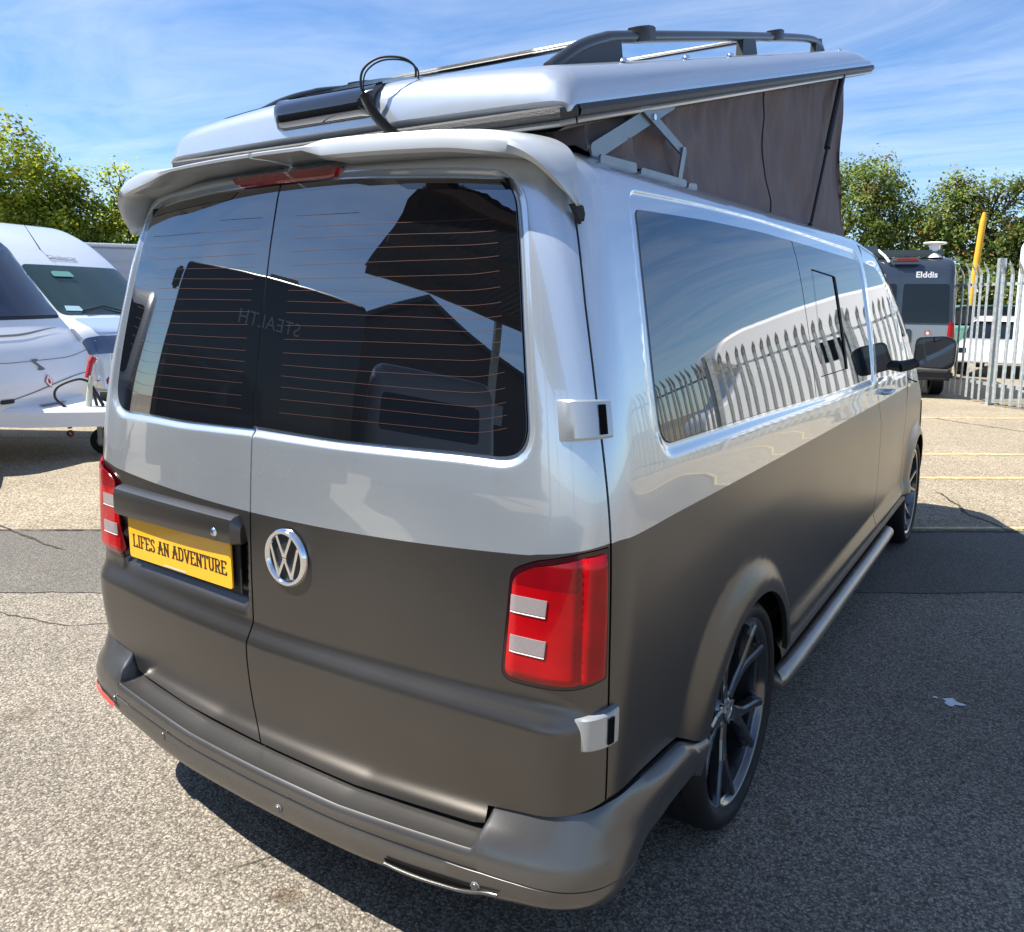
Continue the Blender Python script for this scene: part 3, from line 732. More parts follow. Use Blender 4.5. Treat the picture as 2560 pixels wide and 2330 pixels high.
# stroke lettering: letter -> polylines in a unit cell (x 0..1, y 0..1), serifs where strokes end
ST = {'L': (.8, [[(.2, 1), (.2, 0), (.9, 0), (.9, .16)]], [(.2, 1), (.2, 0)]), 'I': (.5, [[(.5, 0), (.5, 1)]], [(.5, 0), (.5, 1)]),
      'F': (.8, [[(.2, 0), (.2, 1), (.9, 1), (.9, .84)], [(.2, .52), (.68, .52)]], [(.2, 0), (.2, 1)]),
      'E': (.85, [[(.2, 0), (.2, 1), (.88, 1), (.88, .84)], [(.2, .52), (.68, .52)], [(.2, 0), (.9, 0), (.9, .16)]], [(.2, 0), (.2, 1)]),
      'S': (.8, [[(.86, .80), (.78, .96), (.5, 1.0), (.22, .92), (.18, .74), (.34, .58), (.68, .45), (.85, .27), (.78, .06), (.5, 0), (.2, .05), (.14, .22)]], []),
      'A': (.95, [[(.12, 0), (.5, 1), (.88, 0)], [(.27, .36), (.73, .36)]], [(.12, 0), (.88, 0), (.5, 1)]),
      'N': (.95, [[(.18, 0), (.18, 1), (.82, 0), (.82, 1)]], [(.18, 0), (.18, 1), (.82, 1)]),
      'D': (.9, [[(.2, 0), (.2, 1), (.6, 1), (.85, .8), (.88, .5), (.85, .2), (.6, 0), (.2, 0)]], [(.2, 0), (.2, 1)]),
      'V': (.95, [[(.12, 1), (.5, 0), (.88, 1)]], [(.12, 1), (.88, 1)]),
      'T': (.85, [[(.5, 0), (.5, 1)], [(.08, .84), (.08, 1), (.92, 1), (.92, .84)]], [(.5, 0)]),
      'U': (.9, [[(.18, 1), (.18, .25), (.34, .03), (.66, .03), (.82, .25), (.82, 1)]], [(.18, 1), (.82, 1)]),
      'R': (.9, [[(.2, 0), (.2, 1), (.6, 1), (.82, .88), (.82, .66), (.6, .52), (.2, .52)], [(.5, .52), (.86, 0)]], [(.2, 0), (.2, 1), (.86, 0)])}
def stroke_text(txt, x0, x1, yb, yt, th, M, m, parent, name='lettering'):
    tot = sum(.45 if c == ' ' else ST[c][0]*1.12 for c in txt); x = x0; sc = (x1-x0)/tot; mb = MB(); H = yt-yb
    def bar(a, b, w_, h_=.0006):
        a = np.array(a); b = np.array(b); t = b-a; l = np.linalg.norm(t)
        if l < 1e-7: return
        t = t/l; n = np.array([-t[1], t[0]])*w_/2; a = a-t*w_*.3; b = b+t*w_*.3
        mb.prism([a-n, b-n, b+n, a+n], 0, h_, 0, M)
    z = 0
    for c in txt:
        if c == ' ': x += .45*sc; continue
        wd, pls, ser = ST[c]; W_ = wd*sc
        for P in pls:
            for p, q in zip(P[:-1], P[1:]):
                vert = abs(q[1]-p[1])*H > abs(q[0]-p[0])*W_*.8
                mb_w = th if vert else th*.62
                z += 1
                bar((x+p[0]*W_, yb+p[1]*H), (x+q[0]*W_, yb+q[1]*H), mb_w, .0006+.00002*(z % 7))
        for p in ser:
            z += 1; bar((x+p[0]*W_-th*.95, yb+p[1]*H), (x+p[0]*W_+th*.95, yb+p[1]*H), th*.5, .0006+.00002*(z % 7))
            if c in 'AFNE' : bar((x+p[0]*W_-th*.6, yb+(.5)*H), (x+p[0]*W_+th*.3, yb+.5*H), th*.35, .0006+.00002*(z % 7))
        x += wd*1.12*sc
    return mb.build(name, m, parent)
stroke_text('LIFES AN ADVENTURE', -.236, .240, -.0235, .0125, .0060, TM, inkm, plate, 'plate_lettering')
mb = MB(); mb.prism([(-.07, -.0595), (.04, -.0595), (.04, -.0555), (-.07, -.0555)], 0, .0005, 0, TM @ Matrix.Translation((0, .003, 0))); mb.build('dealer_strip', mat('pale_print', (.5, .5, .5), .4), plate)
mb = MB(); mb.box((0, .012, 0), (.56, .004, .150)); bk = mb.build('plate_backing', black, van); bk.matrix_local = plate_M
# --- badge
bx = body(.066, .922); n = normals(body, .066, .922); n = Vector(-n if n[1] > 0 else n)
BM = Matrix.Translation(Vector(bx)+Vector((0, -.001, 0))) @ Matrix(((1, 0, 0, 0), (0, 0, -1, 0), (0, 1, 0, 0), (0, 0, 0, 1)))
mb = MB(); X2Z = Matrix(((0, 0, 1, 0), (0, 1, 0, 0), (1, 0, 0, 0), (0, 0, 0, 1)))   # lathe x-axis -> local z
mb.lathe([(.0001, .003), (.062, .003), (.064, 0)], 40, 1, BM @ X2Z)
mb.lathe([(.058, .003), (.059, .009), (.063, .013), (.069, .013), (.0735, .009), (.075, 0)], 48, 0, BM @ X2Z)
badge = mb.build('badge', [chrome, black], doorR, True, 40)
mb = MB()
def bb(a, b, w_=.0080, z1=.0105):
    a = np.array(a, float); b = np.array(b, float); t = (b-a)/np.linalg.norm(b-a); n_ = np.array([-t[1], t[0]])*w_/2
    mb.prism([a-n_, b-n_, b+n_, a+n_], .003, z1, 0, BM)
bb((-.026, .054), (-.0035, .006), z1=.0104); bb((.026, .054), (.0035, .006), z1=.0106); bb((-.008, .006), (.008, .006), .008, .0102)
bb((-.050, .030), (-.024, -.050), z1=.0100); bb((.050, .030), (.024, -.050), z1=.0101); bb((-.024, -.050), (-.002, -.006), z1=.0107); bb((.024, -.050), (.002, -.006), z1=.0103); bb((-.007, -.004), (.007, -.004), .008, .0098)
mb.build('badge_letters', chrome, badge)
# --- spoiler over the rear doors (two halves) and the high brake light
TEP = [(-.075, .095, 1.914), (0, .095, 1.914), (.25, .095, 1.911), (.50, .098, 1.900), (.60, .105, 1.889), (.66, .112, 1.877), (.705, .122, 1.860), (.738, .136, 1.838), (.765, .158, 1.808), (.783, .186, 1.776), (.793, .206, 1.752)]
INP = [(-.075, .250, 1.938), (0, .250, 1.938), (.25, .250, 1.936), (.50, .255, 1.930), (.60, .260, 1.922), (.67, .262, 1.908), (.715, .262, 1.892), (.748, .255, 1.868), (.770, .243, 1.832), (.786, .226, 1.790), (.796, .212, 1.752)]
TEB = np.array([tuple(p) for p in bez(TEP, 8)]); INB = np.array([tuple(p) for p in bez(INP, 8)])
def spoiler(sg, x_in, lip, nm):
    mb = MB(); rows = []
    tab = np.linspace(0, 1, len(TEB)); f0 = np.interp(x_in, TEB[:, 0], tab)
    for f in np.concatenate([np.linspace(f0, .5, 22), np.linspace(.52, 1, 44)]):
        te = np.array([np.interp(f, tab, TEB[:, k]) for k in range(3)]); iq = np.array([np.interp(f, tab, INB[:, k]) for k in range(3)])
        L = lip(te[0]); k = float(sstep(.60, .79, te[0])); dn = np.array([-.95*k, .25*k, -(1-k)-.15*k]); dn /= np.linalg.norm(dn)
        c = te-iq; cl = np.linalg.norm(c)+1e-9; q_ = min(1, cl/.07); th = (.013+.022*L)*(1-.5*k)*q_; c = c/cl*q_; rise = -dn*(.010*L*(1-k))
        P = [iq-dn*.001, iq*.5+te*.5-dn*.004+rise*.5, te-c*.028+rise*1.0, te-c*.007+rise*.9, te+dn*.003, te+dn*(th*.75)-c*.001, te+dn*th-c*.010, te*.6+iq*.4+dn*(th+.006), iq*.75+te*.25+dn*(th+.016), iq+dn*(.030+.012*(1-k))]
        rows.append([(sg*p[0], p[1], p[2]) for p in P])
    G_ = np.array(rows); G_ = G_ if sg > 0 else G_[::-1]; mb.grid(G_, closed=True)
    mb.add([tuple(p) for p in G_[0]], [tuple(range(10))]); mb.add([tuple(p) for p in G_[-1]], [tuple(range(9, -1, -1))])
    return mb.build(nm, mat('spoiler_silver', (.47, .50, .52), .38, .40, coat=.5, coat_r=.12, var=.03), van, True, 42)
# the raised lip stops short of the middle; the inner run is a plain blade
spoiler(1, -.072, lambda x: float(sstep(.125, .135, x)), 'rear_spoiler')
spoiler(-1, .082, lambda x: float(sstep(.40, .56, x)), 'rear_spoiler')
for sg in (1,):
    mb = MB(); pts = [(.780, .205, 1.756), (.790, .212, 1.758), (.797, .224, 1.752), (.800, .226, 1.736), (.799, .224, 1.722), (.797, .220, 1.727), (.796, .217, 1.716), (.790, .210, 1.735)]
    mb.add([(sg*(x+.000), y, z) for x, y, z in pts]+[(sg*(x-.010), y+.004, z) for x, y, z in pts], [tuple(range(8)), tuple(range(15, 7, -1))]+[(i, (i+1) % 8, 8+(i+1) % 8, 8+i) for i in range(8)]); mb.build('torn_rubber_end', black, van)
mb = MB(); rows = []
for x in np.linspace(-.255, .150, 30):
    e = min(1, (x+.255)/.03, (.150-x)/.02); hgt = .024*e**.5+.003
    s_ = x/ (WZ(1.862)/.943); P = body(s_, 1.872); y = P[1]-.004
    rows.append([(x, y+.010, 1.880), (x, y-.001, 1.879), (x, y-.006, 1.877-hgt*.2), (x, y-.011, 1.878-hgt*.8), (x, y-.008, 1.878-hgt), (x, y+.01, 1.876-hgt)])
mb.grid(np.array(rows)); mb.build('brake_light', mat('brake_lens', (.22, .002, .005), .15, coat=1, coat_r=.02, var=.25, vscale=30), van, True)
# ---------------------------------------------------------------- wheels (local x = outwards)
def make_wheel():
    root = bpy.data.objects.new('wheel', None); link(root, van)
    mb = MB(); RT = .340
    prof = [(.262, -.10), (.268, -.112), (.290, -.124), (.315, -.122), (.332, -.108), (.340, -.090), (.3405, -.03), (.3405, .03), (.340, .086), (.333, .104), (.322, .117), (.308, .121), (.296, .117), (.288, .111), (.284, .104)]
    mb.lathe(prof, 72)
    for h in (-.06, -.02, .02, .06): mb.lathe([(.3412, h-.004), (.3350, h-.0035), (.3350, h+.0035), (.3412, h+.004)], 72, 0)
    tyre = mb.build('tyre', rubber, root, True, 50)
    mb = MB()
    mb.lathe([(.288, .108), (.290, .103), (.286, .096), (.268, .090), (.262, .060), (.256, -.02), (.240, -.09), (.262, -.105)], 72)
    mb.lathe([(.288, .108), (.280, .1085), (.270, .102), (.266, .090), (.260, .085)], 72)
    mb.build('rim', alloy, root, True, 40)
    # five Y shaped twin spokes, concave towards the hub
    def arm(mb, pts, w0, w1):
        """bar through (r, phi, depth) points, ridge-shaped section"""
        P = [Vector((h, r*math.cos(p), r*math.sin(p))) for r, p, h in pts]; rows = []
        for i, p in enumerate(P):
            t = (P[min(i+1, len(P)-1)]-P[max(i-1, 0)]).normalized(); n = Vector((1, 0, 0)); b = t.cross(n).normalized(); n = b.cross(t)
            w_ = w0+(w1-w0)*i/(len(P)-1); th = .026
            rows.append([p+b*w_*.5-n*.002, p+b*w_*.30+n*.004, p-b*w_*.30+n*.004, p-b*w_*.5-n*.002, p-b*w_*.62-n*th, p+b*w_*.62-n*th])
        mb.grid(np.array([[tuple(q) for q in r] for r in rows]), closed=True)
    for k in range(5):
        mb = MB(); a = 2*math.pi*k/5+R(90)
        for s_ in (-1, 1):
            arm(mb, [(.040, a+s_*.10, .066), (.090, a+s_*.085, .068), (.150, a+s_*.095, .076), (.185, a+s_*.16, .082), (.235, a+s_*.235, .092), (.270, a+s_*.255, .099)], .034, .026)
        arm(mb, [(.035, a, .064), (.085, a, .066), (.140, a, .072)], .034, .018)
        mb.build('spoke', alloy, root, False)
    mb = MB(); mb.lathe([(.0001, .072), (.030, .072), (.034, .068), (.058, .064), (.066, .054), (.068, .0)], 32); mb.build('hub', alloy, root, True, 35)
    for k in range(5):
        a = 2*math.pi*k/5+R(54); mb = MB(); mb.lathe([(.0001, .072), (.008, .072), (.010, .057)], 8, M=Matrix.Translation((0, .050*math.cos(a), .050*math.sin(a)))); mb.build('wheel_bolt', chrome, root)
    cap = MB(); cap.lathe([(.0001, .0605), (.026, .0605), (.028, .058)], 24, 0); cap.lathe([(.024, .0607), (.025, .0625), (.028, .0625), (.029, .057)], 24, 1)
    capm = [gloss, mat('badge_silver', (.75, .76, .78), .2, .9)]
    CM = Matrix(((0, 0, 1, 0), (1, 0, 0, 0), (0, 1, 0, 0), (0, 0, 0, 1)))
    def bb2(a, b, w_=.0042, z=.0628):
        a = np.array(a, float); b = np.array(b, float); t = (b-a)/np.linalg.norm(b-a); n_ = np.array([-t[1], t[0]])*w_/2
        cap.prism([a-n_, b-n_, b+n_, a+n_], .0605, z, 1, CM)
    bb2((-.010, .021), (-.0015, .002), z=.0626); bb2((.010, .021), (.0015, .002), z=.0627)
    bb2((-.019, .012), (-.009, -.020), z=.0624); bb2((.019, .012), (.009, -.020), z=.0625); bb2((-.009, -.020), (-.001, -.003), z=.0629); bb2((.009, -.020), (.001, -.003), z=.0630)
    cap.v = [(v[0]+.014, v[1], v[2]) for v in cap.v]; cap.build('centre_cap', capm, root, True, 35)
    mb = MB(); mb.lathe([(.0001, .010), (.090, .010), (.092, -.002), (.165, -.002), (.166, -.024), (.09, -.024)], 40); mb.build('brake_disc', mat('brake_disc', (.12, .12, .12), .35, .9), root, True, 35)
    mb = MB(); mb.box((.004, .03, .150), (.09, .20, .07), bev=.012); mb.build('brake_calliper', black, root)
    return root
w0 = make_wheel(); wheels = [w0]+[copy_tree(w0, van) for _ in range(3)]
for o, (sg, y, sp_) in zip(wheels, ((1, AX_R, 22), (1, AX_F, -12), (-1, AX_R, 5), (-1, AX_F, 9))):
    o.location = (sg*.818, y, .338)
    o.rotation_euler = (R(sp_), 0, 0) if sg > 0 else (R(sp_), 0, math.pi)
# ---------------------------------------------------------------- door mirrors
def mirror(sg):
    root = bpy.data.objects.new('door_mirror', None); link(root, van)
    mb = MB(); c = Vector((sg*1.075, 3.74, 1.290)); rows = []
    for t, sc in ((0, .99), (.04, 1.0), (.30, .98), (.60, .84), (.85, .55), (1.0, .12)):
        o = rpoly([(-.108, -.085), (.104, -.092), (.112, .072), (.060, .098), (-.098, .086)], [.04, .05, .05, .05, .035], 5)
        rows.append([(c.x+sg*p[0]*sc, c.y+.13*t, c.z+p[1]*sc) for p in o])
    mb.grid(np.array(rows), closed=True); shell = mb.build('mirror_shell', gloss, root, True, 60)
    mb = MB(); o = rpoly([(-.106, -.083), (.102, -.090), (.110, .070), (.058, .096), (-.096, .084)], [.04, .05, .05, .05, .035], 5)
    mb.add([(c.x+sg*p[0], c.y+.006, c.z+p[1]) for p in o], [tuple(range(len(o)))]); mb.build('mirror_back', gloss, shell)
    mb = MB(); mb.add([(c.x+sg*p[0]*.90, c.y+.002, c.z+p[1]*.90) for p in o], [tuple(range(len(o)))]); mb.build('mirror_glass', mat('mirror_glass', (.10, .12, .16), .02, 1), shell)
    mb = MB(); mb.tube([(sg*.900, 3.70, 1.205), (sg*.94, 3.73, 1.215), (sg*1.00, 3.79, 1.235), (sg*1.06, 3.81, 1.26)], [.045, .042, .038, .035], 12, flat=.75); mb.build('mirror_arm', plastic, root, True)
    return root
mirror(1); mirror(-1)
# ---------------------------------------------------------------- pop-up roof: shell plane rises forwards
TA = math.atan2(2.82-1.955, 3.56-.285)      # tilt
def rp(x, u, h):
    """roof frame: u metres forward along the lip from the rear edge, h above the lip plane"""
    return Vector((x, .285+u*math.cos(TA)-h*math.sin(TA), 1.957+u*math.sin(TA)+h*math.cos(TA)))
LEN = 3.47
def half_w(u): return .712-.012*(u/LEN)-.12*max(0, (u-3.2)/.27)**3
def shell_section(u):
    """closed outline from left lip over the crown to the right lip"""
    W = half_w(u); rear = float(sstep(.0, .10, u)); tail = float(sstep(LEN, LEN-.55, u))
    Hs = (.100)*(.55+.45*tail)                 # shoulder height
    Hc = (.128)*(.55+.45*tail)
    pts = []
    for sgn in (-1, 1):
        side = [(W, 0), (W+.004, .012), (W-.001, .032), (W-.012, Hs*.62), (W-.035, Hs*.88), (W-.075, Hs*1.0)]
        pts.append([(sgn*a, b) for a, b in side])
    crown = [(x_, Hs+(Hc-Hs)*(1-(x_/(W-.075))**2)) for x_ in np.linspace(-(W-.075), W-.075, 17)[1:-1]]
    L = pts[0]+crown+pts[1][::-1]
    return L
mb = MB(); rows = []
us = np.concatenate([np.linspace(0, .2, 14), np.linspace(.25, LEN-.4, 30), np.linspace(LEN-.36, LEN, 14)])
for u in us:
    L = shell_section(u)
    # rear face rounding: near u=0 the top is pulled down
    q = 1-u/.085 if u < .085 else 0
    f = math.sqrt(max(0, 1-q*q)); f = .18+.82*f
    qf = max(0, (u-(LEN-.16))/.16); ff = math.sqrt(max(0, 1-qf*qf))*.8+.2
    rows.append([rp(x, u+ (.022*(x/.7)**2 if u < .3 else 0), (h if h < .02 else .012+(h-.012)*f*ff)) for x, h in L])
mb.grid(np.array([[tuple(p) for p in r] for r in rows]))
mb.add([tuple(p) for p in rows[0]], [tuple(range(len(rows[0])))]); mb.add([tuple(p) for p in rows[-1]], [tuple(range(len(rows[0])-1, -1, -1))])
shell = mb.build('roof_shell', mat('silver_roof', (.50, .55, .61), .26, .60, coat=.8, coat_r=.06, var=.03, vscale=3), van, True, 50)
# underside tray and rubber seals round the lip
mb = MB()
lipR = [rp(half_w(u), u+(.022 if u < .3 else 0)*1.0, 0) for u in np.linspace(0.0, LEN, 40)]
ring = [rp(x, .022*(x/.7)**2, 0) for x in np.linspace(-.69, .69, 24)]
loop = [rp(half_w(u), u+.022, 0) for u in np.linspace(.03, LEN-.01, 46)]+[rp(x, LEN, 0) for x in np.linspace(half_w(LEN), -half_w(LEN), 12)][1:-1]+[rp(-half_w(u), u+.022, 0) for u in np.linspace(LEN-.01, .03, 46)]+ring
loop = [Vector(p) for p in loop]
mb.tube(loop+[loop[0]], .013, 8, flat=1.1, cap=False); mb.build('lip_seal', mat('seal_rubber', (.030, .030, .032), .5, bump=.5, bscale=300, bdist=.004), shell, True)
mb = MB(); cen = rp(0, LEN/2, 0)
def inset(k, dh): return [p+(Vector((0, p.y, p.z))-p)*0+Vector((-k*np.sign(p.x) if abs(p.x) > .6 else 0, 0, 0))+Vector((0, math.sin(TA), -math.cos(TA)))*dh+Vector((0, k if p.y < .32 else 0, 0)) for p in loop]
l2 = inset(.006, .020); mb.tube(l2+[l2[0]], .008, 8, cap=False); mb.build('lower_bead', mat('bead', (.33, .32, .30), .28, .6), shell, True)
mb = MB(); l3 = inset(.03, .030); mb.add([tuple(p) for p in l3], [tuple(range(len(l3)))]); mb.build('roof_underside', trimg, shell)
for u, x in ((.44, .645), (.86, .645), (1.26, .640), (2.93, .615)):
    p = rp(x, u, .0985); mb = MB(); mb.lathe([(.0001, .010), (.008, .009), (.011, .003), (.016, 0)], 14, M=Matrix.Translation(p) @ Vector((0, -math.sin(TA), math.cos(TA))).to_track_quat('X', 'Z').to_matrix().to_4x4()); mb.build('fixing_stud', chrome, shell, True)
# dark skylight film at the crown's left rear
mb = MB(); mb.grid(np.array([[tuple(rp(x, u, .1295-.028*(x/.64)**2+.002)) for x in np.linspace(-.52, -.30, 8)] for u in (.10, .14)])); mb.build('crown_tape', black, shell)
# canvas
def canvas_pt(side, v, t):
    """side: 'R','L' runs y; v along, t 0 bottom..1 top"""
    pass
mb = MB(); rows = []
nS = 150; nR = 50
bot = []; top = []
ub, ue = .10, 2.78
for i in range(nS): 
    f = i/(nS-1); bot.append(Vector((.690, .42+f*(3.12-.42), 1.900-.012*f))); top.append(rp(.668, ub+.06+f*(ue-ub-.06), -.030))
for i in range(1, nR):
    f = i/nR; x = .690-2*.690*f; bot.append(Vector((x, 3.12, 1.905))); top.append(rp(.668-2*.668*f, ue, -.030))
for i in range(nS):
    f = 1-i/(nS-1); bot.append(Vector((-.690, .42+f*(3.12-.42), 1.900-.012*f))); top.append(rp(-.668, ub+.06+f*(ue-ub-.06), -.030))
for i in range(1, nR):
    f = i/nR; x = -.690+2*.690*f; bot.append(Vector((x, .415, 1.915))); top.append(rp(-.668+2*.668*f, ub+.055, -.030))
from mathutils import noise as mn
for i, (b, t) in enumerate(zip(bot, top)):
    col = []
    nxt = bot[(i+1) % len(bot)]-bot[i-1]; n = Vector((nxt.y, -nxt.x, 0)).normalized()
    for k in range(25):
        f = k/24; p = b.lerp(t, f)
        L = (t-b).length; s_ = b.y if abs(b.x) > .68 else b.x
        # hanging pleats under the lip, tension folds, a slack belly
        ple = .013*mn.noise(Vector((s_*9, 0, 3)))*f**2.5+.009*mn.noise(Vector((s_*24, f*.8, 5)))*f**2
        diag = .018*mn.noise(Vector(((s_+p.z*.75)*4.2, (s_-p.z)*.8, 7)))+.010*mn.noise(Vector(((s_-p.z*.9)*7, p.z*1.5, 1)))
        crush = .034*mn.noise(Vector((s_*11, p.z*12, 2)))*max(0, 1-(s_-.4)/1.1) if s_ < 1.5 else 0
        rag = (ple+diag+crush*.8)*math.sin(math.pi*min(1, f*6)/2)*(.35+.65*math.sin(math.pi*min(1, (1-f)*7)/2))
        bel = -.020*math.sin(math.pi*f)*min(1, L)
        col.append(p+n*(rag*1.9+bel))
    rows.append([tuple(c) for c in col])
rows.append(rows[0]); mb.grid(np.array(rows)); canvas = mb.build('roof_canvas', fabric, van, True, 180)
mb = MB(); i = int(.52*nS)
seamp = [Vector(rows[i][k])+Vector((.0025, 0, 0)) for k in range(25)]; mb.tube(seamp, .0025, 6); mb.build('canvas_seam', mat('seam_thread', (.03, .028, .03), .8), canvas)
# --- lifting gear on both sides
steel = mat('linkage_steel', (.22, .24, .255), .38, .75, var=.15, vscale=15)
def flat_bar(a, b, wd, th, m, name, parent=van):
    a, b = Vector(a), Vector(b); t = (b-a).normalized(); n = Vector((1, 0, 0)); s_ = n.cross(t).normalized()
    P = rpoly([(0, -wd/2), ((b-a).length, -wd/2), ((b-a).length, wd/2), (0, wd/2)], wd*.35, 4)
    M_ = Matrix((( n.x*0+t.x, s_.x, n.x, a.x), (t.y, s_.y, n.y, a.y), (t.z, s_.z, n.z, a.z), (0, 0, 0, 1)))
    mb = MB(); mb.prism(P, -th/2, th/2, 0, M_); return mb.build(name, m, parent)
for sg in (1, -1):
    X = sg*.700
    flat_bar((X, .425, 1.895), (X, .885, 2.105), .042, .006, steel, 'lift_arm')
    flat_bar((X+sg*.008, .655, 2.052), (X+sg*.008, .935, 1.978), .026, .006, steel, 'lift_link')
    flat_bar((X+sg*.014, .935, 1.985), (X+sg*.014, .905, 1.895), .026, .006, steel, 'lift_link')
    for y, z in ((.735, 2.031), (.935, 1.980)):
        mb = MB(); mb.lathe([(.0001, .008), (.008, .008), (.009, -.01)], 10, M=Matrix.Translation((X+sg*.008, y, z)) @ Matrix.Rotation(0 if sg > 0 else math.pi, 4, 'Z')); mb.build('pivot_bolt', chrome, van, True)
    for y0, y1 in ((.43, .62), (.645, .94), (.955, 1.02)):
        flat_bar((X+sg*.020, y0, 1.878), (X+sg*.020, y1, 1.884), .030, .006, steel, 'hinge_plate')
    # gas strut
    a = Vector((X+sg*.014, 2.34, 1.885)); b = Vector((X-sg*.005, 2.84, 2.612)); m_ = a.lerp(b, .50)
    mb = MB(); mb.tube([a, m_], .007, 10); mb.tube([m_, b], .014, 12, 1); st = mb.build('gas_strut', [black, plastic], van, True)
    for p in (a, b): mb = MB(); mb.box(p, (.02, .03, .03), bev=.004); mb.build('strut_end', black, st)
# --- roof rails
for sg in (1, -1):
    mb = MB(); X = .555
    pts = [(.22, .100), (.29, .122), (.38, .146), (.50, .163), (.66, .170), (1.5, .172), (2.3, .168), (2.62, .160), (2.74, .144), (2.80, .120), (2.83, .095)]
    P = bez([rp(sg*X, u, h) for u, h in pts], 6)
    rad = [.017]*len(P)
    mb.tube(P, rad, 12, flat=1.0)
    # faired rear foot
    fo = [(.20, .098), (.29, .118), (.38, .142), (.50, .158), (.60, .164), (.60, .104)]
    vs = [rp(sg*(X+.012), u, h) for u, h in fo]+[rp(sg*(X-.012), u, h) for u, h in fo]; k = len(fo)
    rail = mb.build('roof_rail', mat('satin_black_rail', (.022, .024, .026), .33, .3, coat=.3), shell, True)
    mb = MB(); mb.add(vs, [tuple(range(k)), tuple(range(2*k-1, k-1, -1))]+[(i, (i+1) % k, k+(i+1) % k, k+i) for i in range(k)]); mb.build('rail_foot', plastic, rail)
    for u0, u1 in ((1.60, 1.78), (2.66, 2.80)):
        fo = [(u0, .100), (u0+.02, .162), (u1-.02, .162), (u1, .098)]; k = 4
        vs = [rp(sg*(X+.013), u, h) for u, h in fo]+[rp(sg*(X-.013), u, h) for u, h in fo]
        mb = MB(); mb.add(vs, [tuple(range(k)), tuple(range(2*k-1, k-1, -1))]+[(i, (i+1) % k, k+(i+1) % k, k+i) for i in range(k)]); mb.build('rail_foot', plastic, rail)
# --- cross bars on the rails
for uc in (.76, 2.06):
    mb = MB(); rows = []
    for x in np.linspace(-.555, .548, 20):
        e = 1
        r = [(uc+.036*math.cos(t)*(.4+.6*e), (.180 if uc < 1 else .174)+.010*math.sin(t)*(.4+.6*e)) for t in np.linspace(0, 2*math.pi, 13)[:-1]]
        rows.append([tuple(rp(x, u, h)) for u, h in r])
    mb.grid(np.array(rows), closed=True); mb.add(rows[0], [tuple(range(12))]); mb.add(rows[-1], [tuple(range(12))])
    cb = mb.build('cross_bar', mat('bar_alloy', (.07, .072, .075), .28, .8), shell, True, 50)
    mb = MB(); mb.grid(np.array([[tuple(rp(x, uc-.041+.004*k, (.188 if uc < 1 else .182)-.005*k-.001)) for k in (-.6, .5)] for x in np.linspace(-.55, .54, 4)])); mb.build('slot_strip', mat('bright_strip', (.34, .32, .27), .4, .6), cb)
    for sg in (1, -1):
        mb = MB(); rows = []
        for t_, wx in ((-.055, .6), (-.04, .9), (0, 1), (.04, .9), (.06, .5)):
            rows.append([tuple(rp(sg*.555+dx*wx, uc+t_, h)) for dx, h in ((-.030, .190), (-.024, .198-abs(t_)*.04), (.024, .198-abs(t_)*.04), (.030, .190), (.026, .156), (-.026, .156))])
        mb.grid(np.array(rows), closed=True); mb.add(rows[0], [tuple(range(6))]); mb.add(rows[-1], [tuple(range(6))]); mb.build('bar_clamp', plastic, cb, True, 40)
# --- flexible solar sheet, gloss cover over the rear edge, cable and conduit
mb = MB(); rows = []
for u in np.linspace(.055, 1.55, 40):
    rows.append([tuple(rp(x, u, .1285-.028*(x/.64)**2+.006+.006*float(sstep(.12, .5, u))*(1-abs(x)/.8)+.004*math.sin(x*9+u*5))) for x in np.linspace(-.20, .17, 20)])
mb.grid(np.array(rows)); so = mb.build('solar_sheet', mat('solar_sheet', (.008, .009, .014), .25, coat=.5, var=.2, vscale=10), shell, True)
mb = MB(); mb.grid(np.array([[tuple(rp(x, .050+.012*math.sin(math.pi*k/7)*0+dk, hk)) for k, (dk, hk) in enumerate(((.015, .150), (.002, .138), (-.008, .118), (-.010, .098), (-.002, .082), (.012, .072)))] for x in np.linspace(-.345, -.10, 8)])); 
gl = MB(); rows = []
for x in np.linspace(-.19, .175, 26):
    e = min(1, (x+.19)/.02, (.175-x)/.02); e = .5+.5*e; cx = .022*(x/.7)**2
    rows.append([tuple(rp(x, cx+du*e+.02*(1-e), h)) for du, h in ((.085, .1285), (.055, .128), (.030, .123), (.006, .112), (-.006, .097), (-.008, .078), (-.004, .058), (.004, .050))])
gl.grid(np.array(rows)); gl.add(rows[0], [tuple(range(8))]); gl.add(rows[-1], [tuple(range(8))]); gl.build('gloss_edge_cover', gloss, shell, True, 60)
mb = MB()
cab = bez([rp(.165, .000, .095), rp(.155, -.005, .120), rp(.168, .0, .158), rp(.205, .02, .178), rp(.250, .05, .172), rp(.270, .07, .150), rp(.268, .07, .125)], 10)
mb.tube(cab, .0030, 8); mb.tube([p+Vector((.005, .004, -.006)) for p in cab], .0021, 6); mb.build('solar_cable', black, shell, True)
mb = MB(); c2 = bez([rp(.165, -.010, .100), rp(.185, -.018, .070), rp(.210, -.022, .040), rp(.240, -.022, .010), rp(.275, -.012, -.015), rp(.305, .0, -.030)], 16)
rad = [.011+.0022*(1 if i % 2 else -1) for i in range(len(c2))]; mb.tube(c2, rad, 10); mb.build('corrugated_conduit', plastic, shell, True, 20)
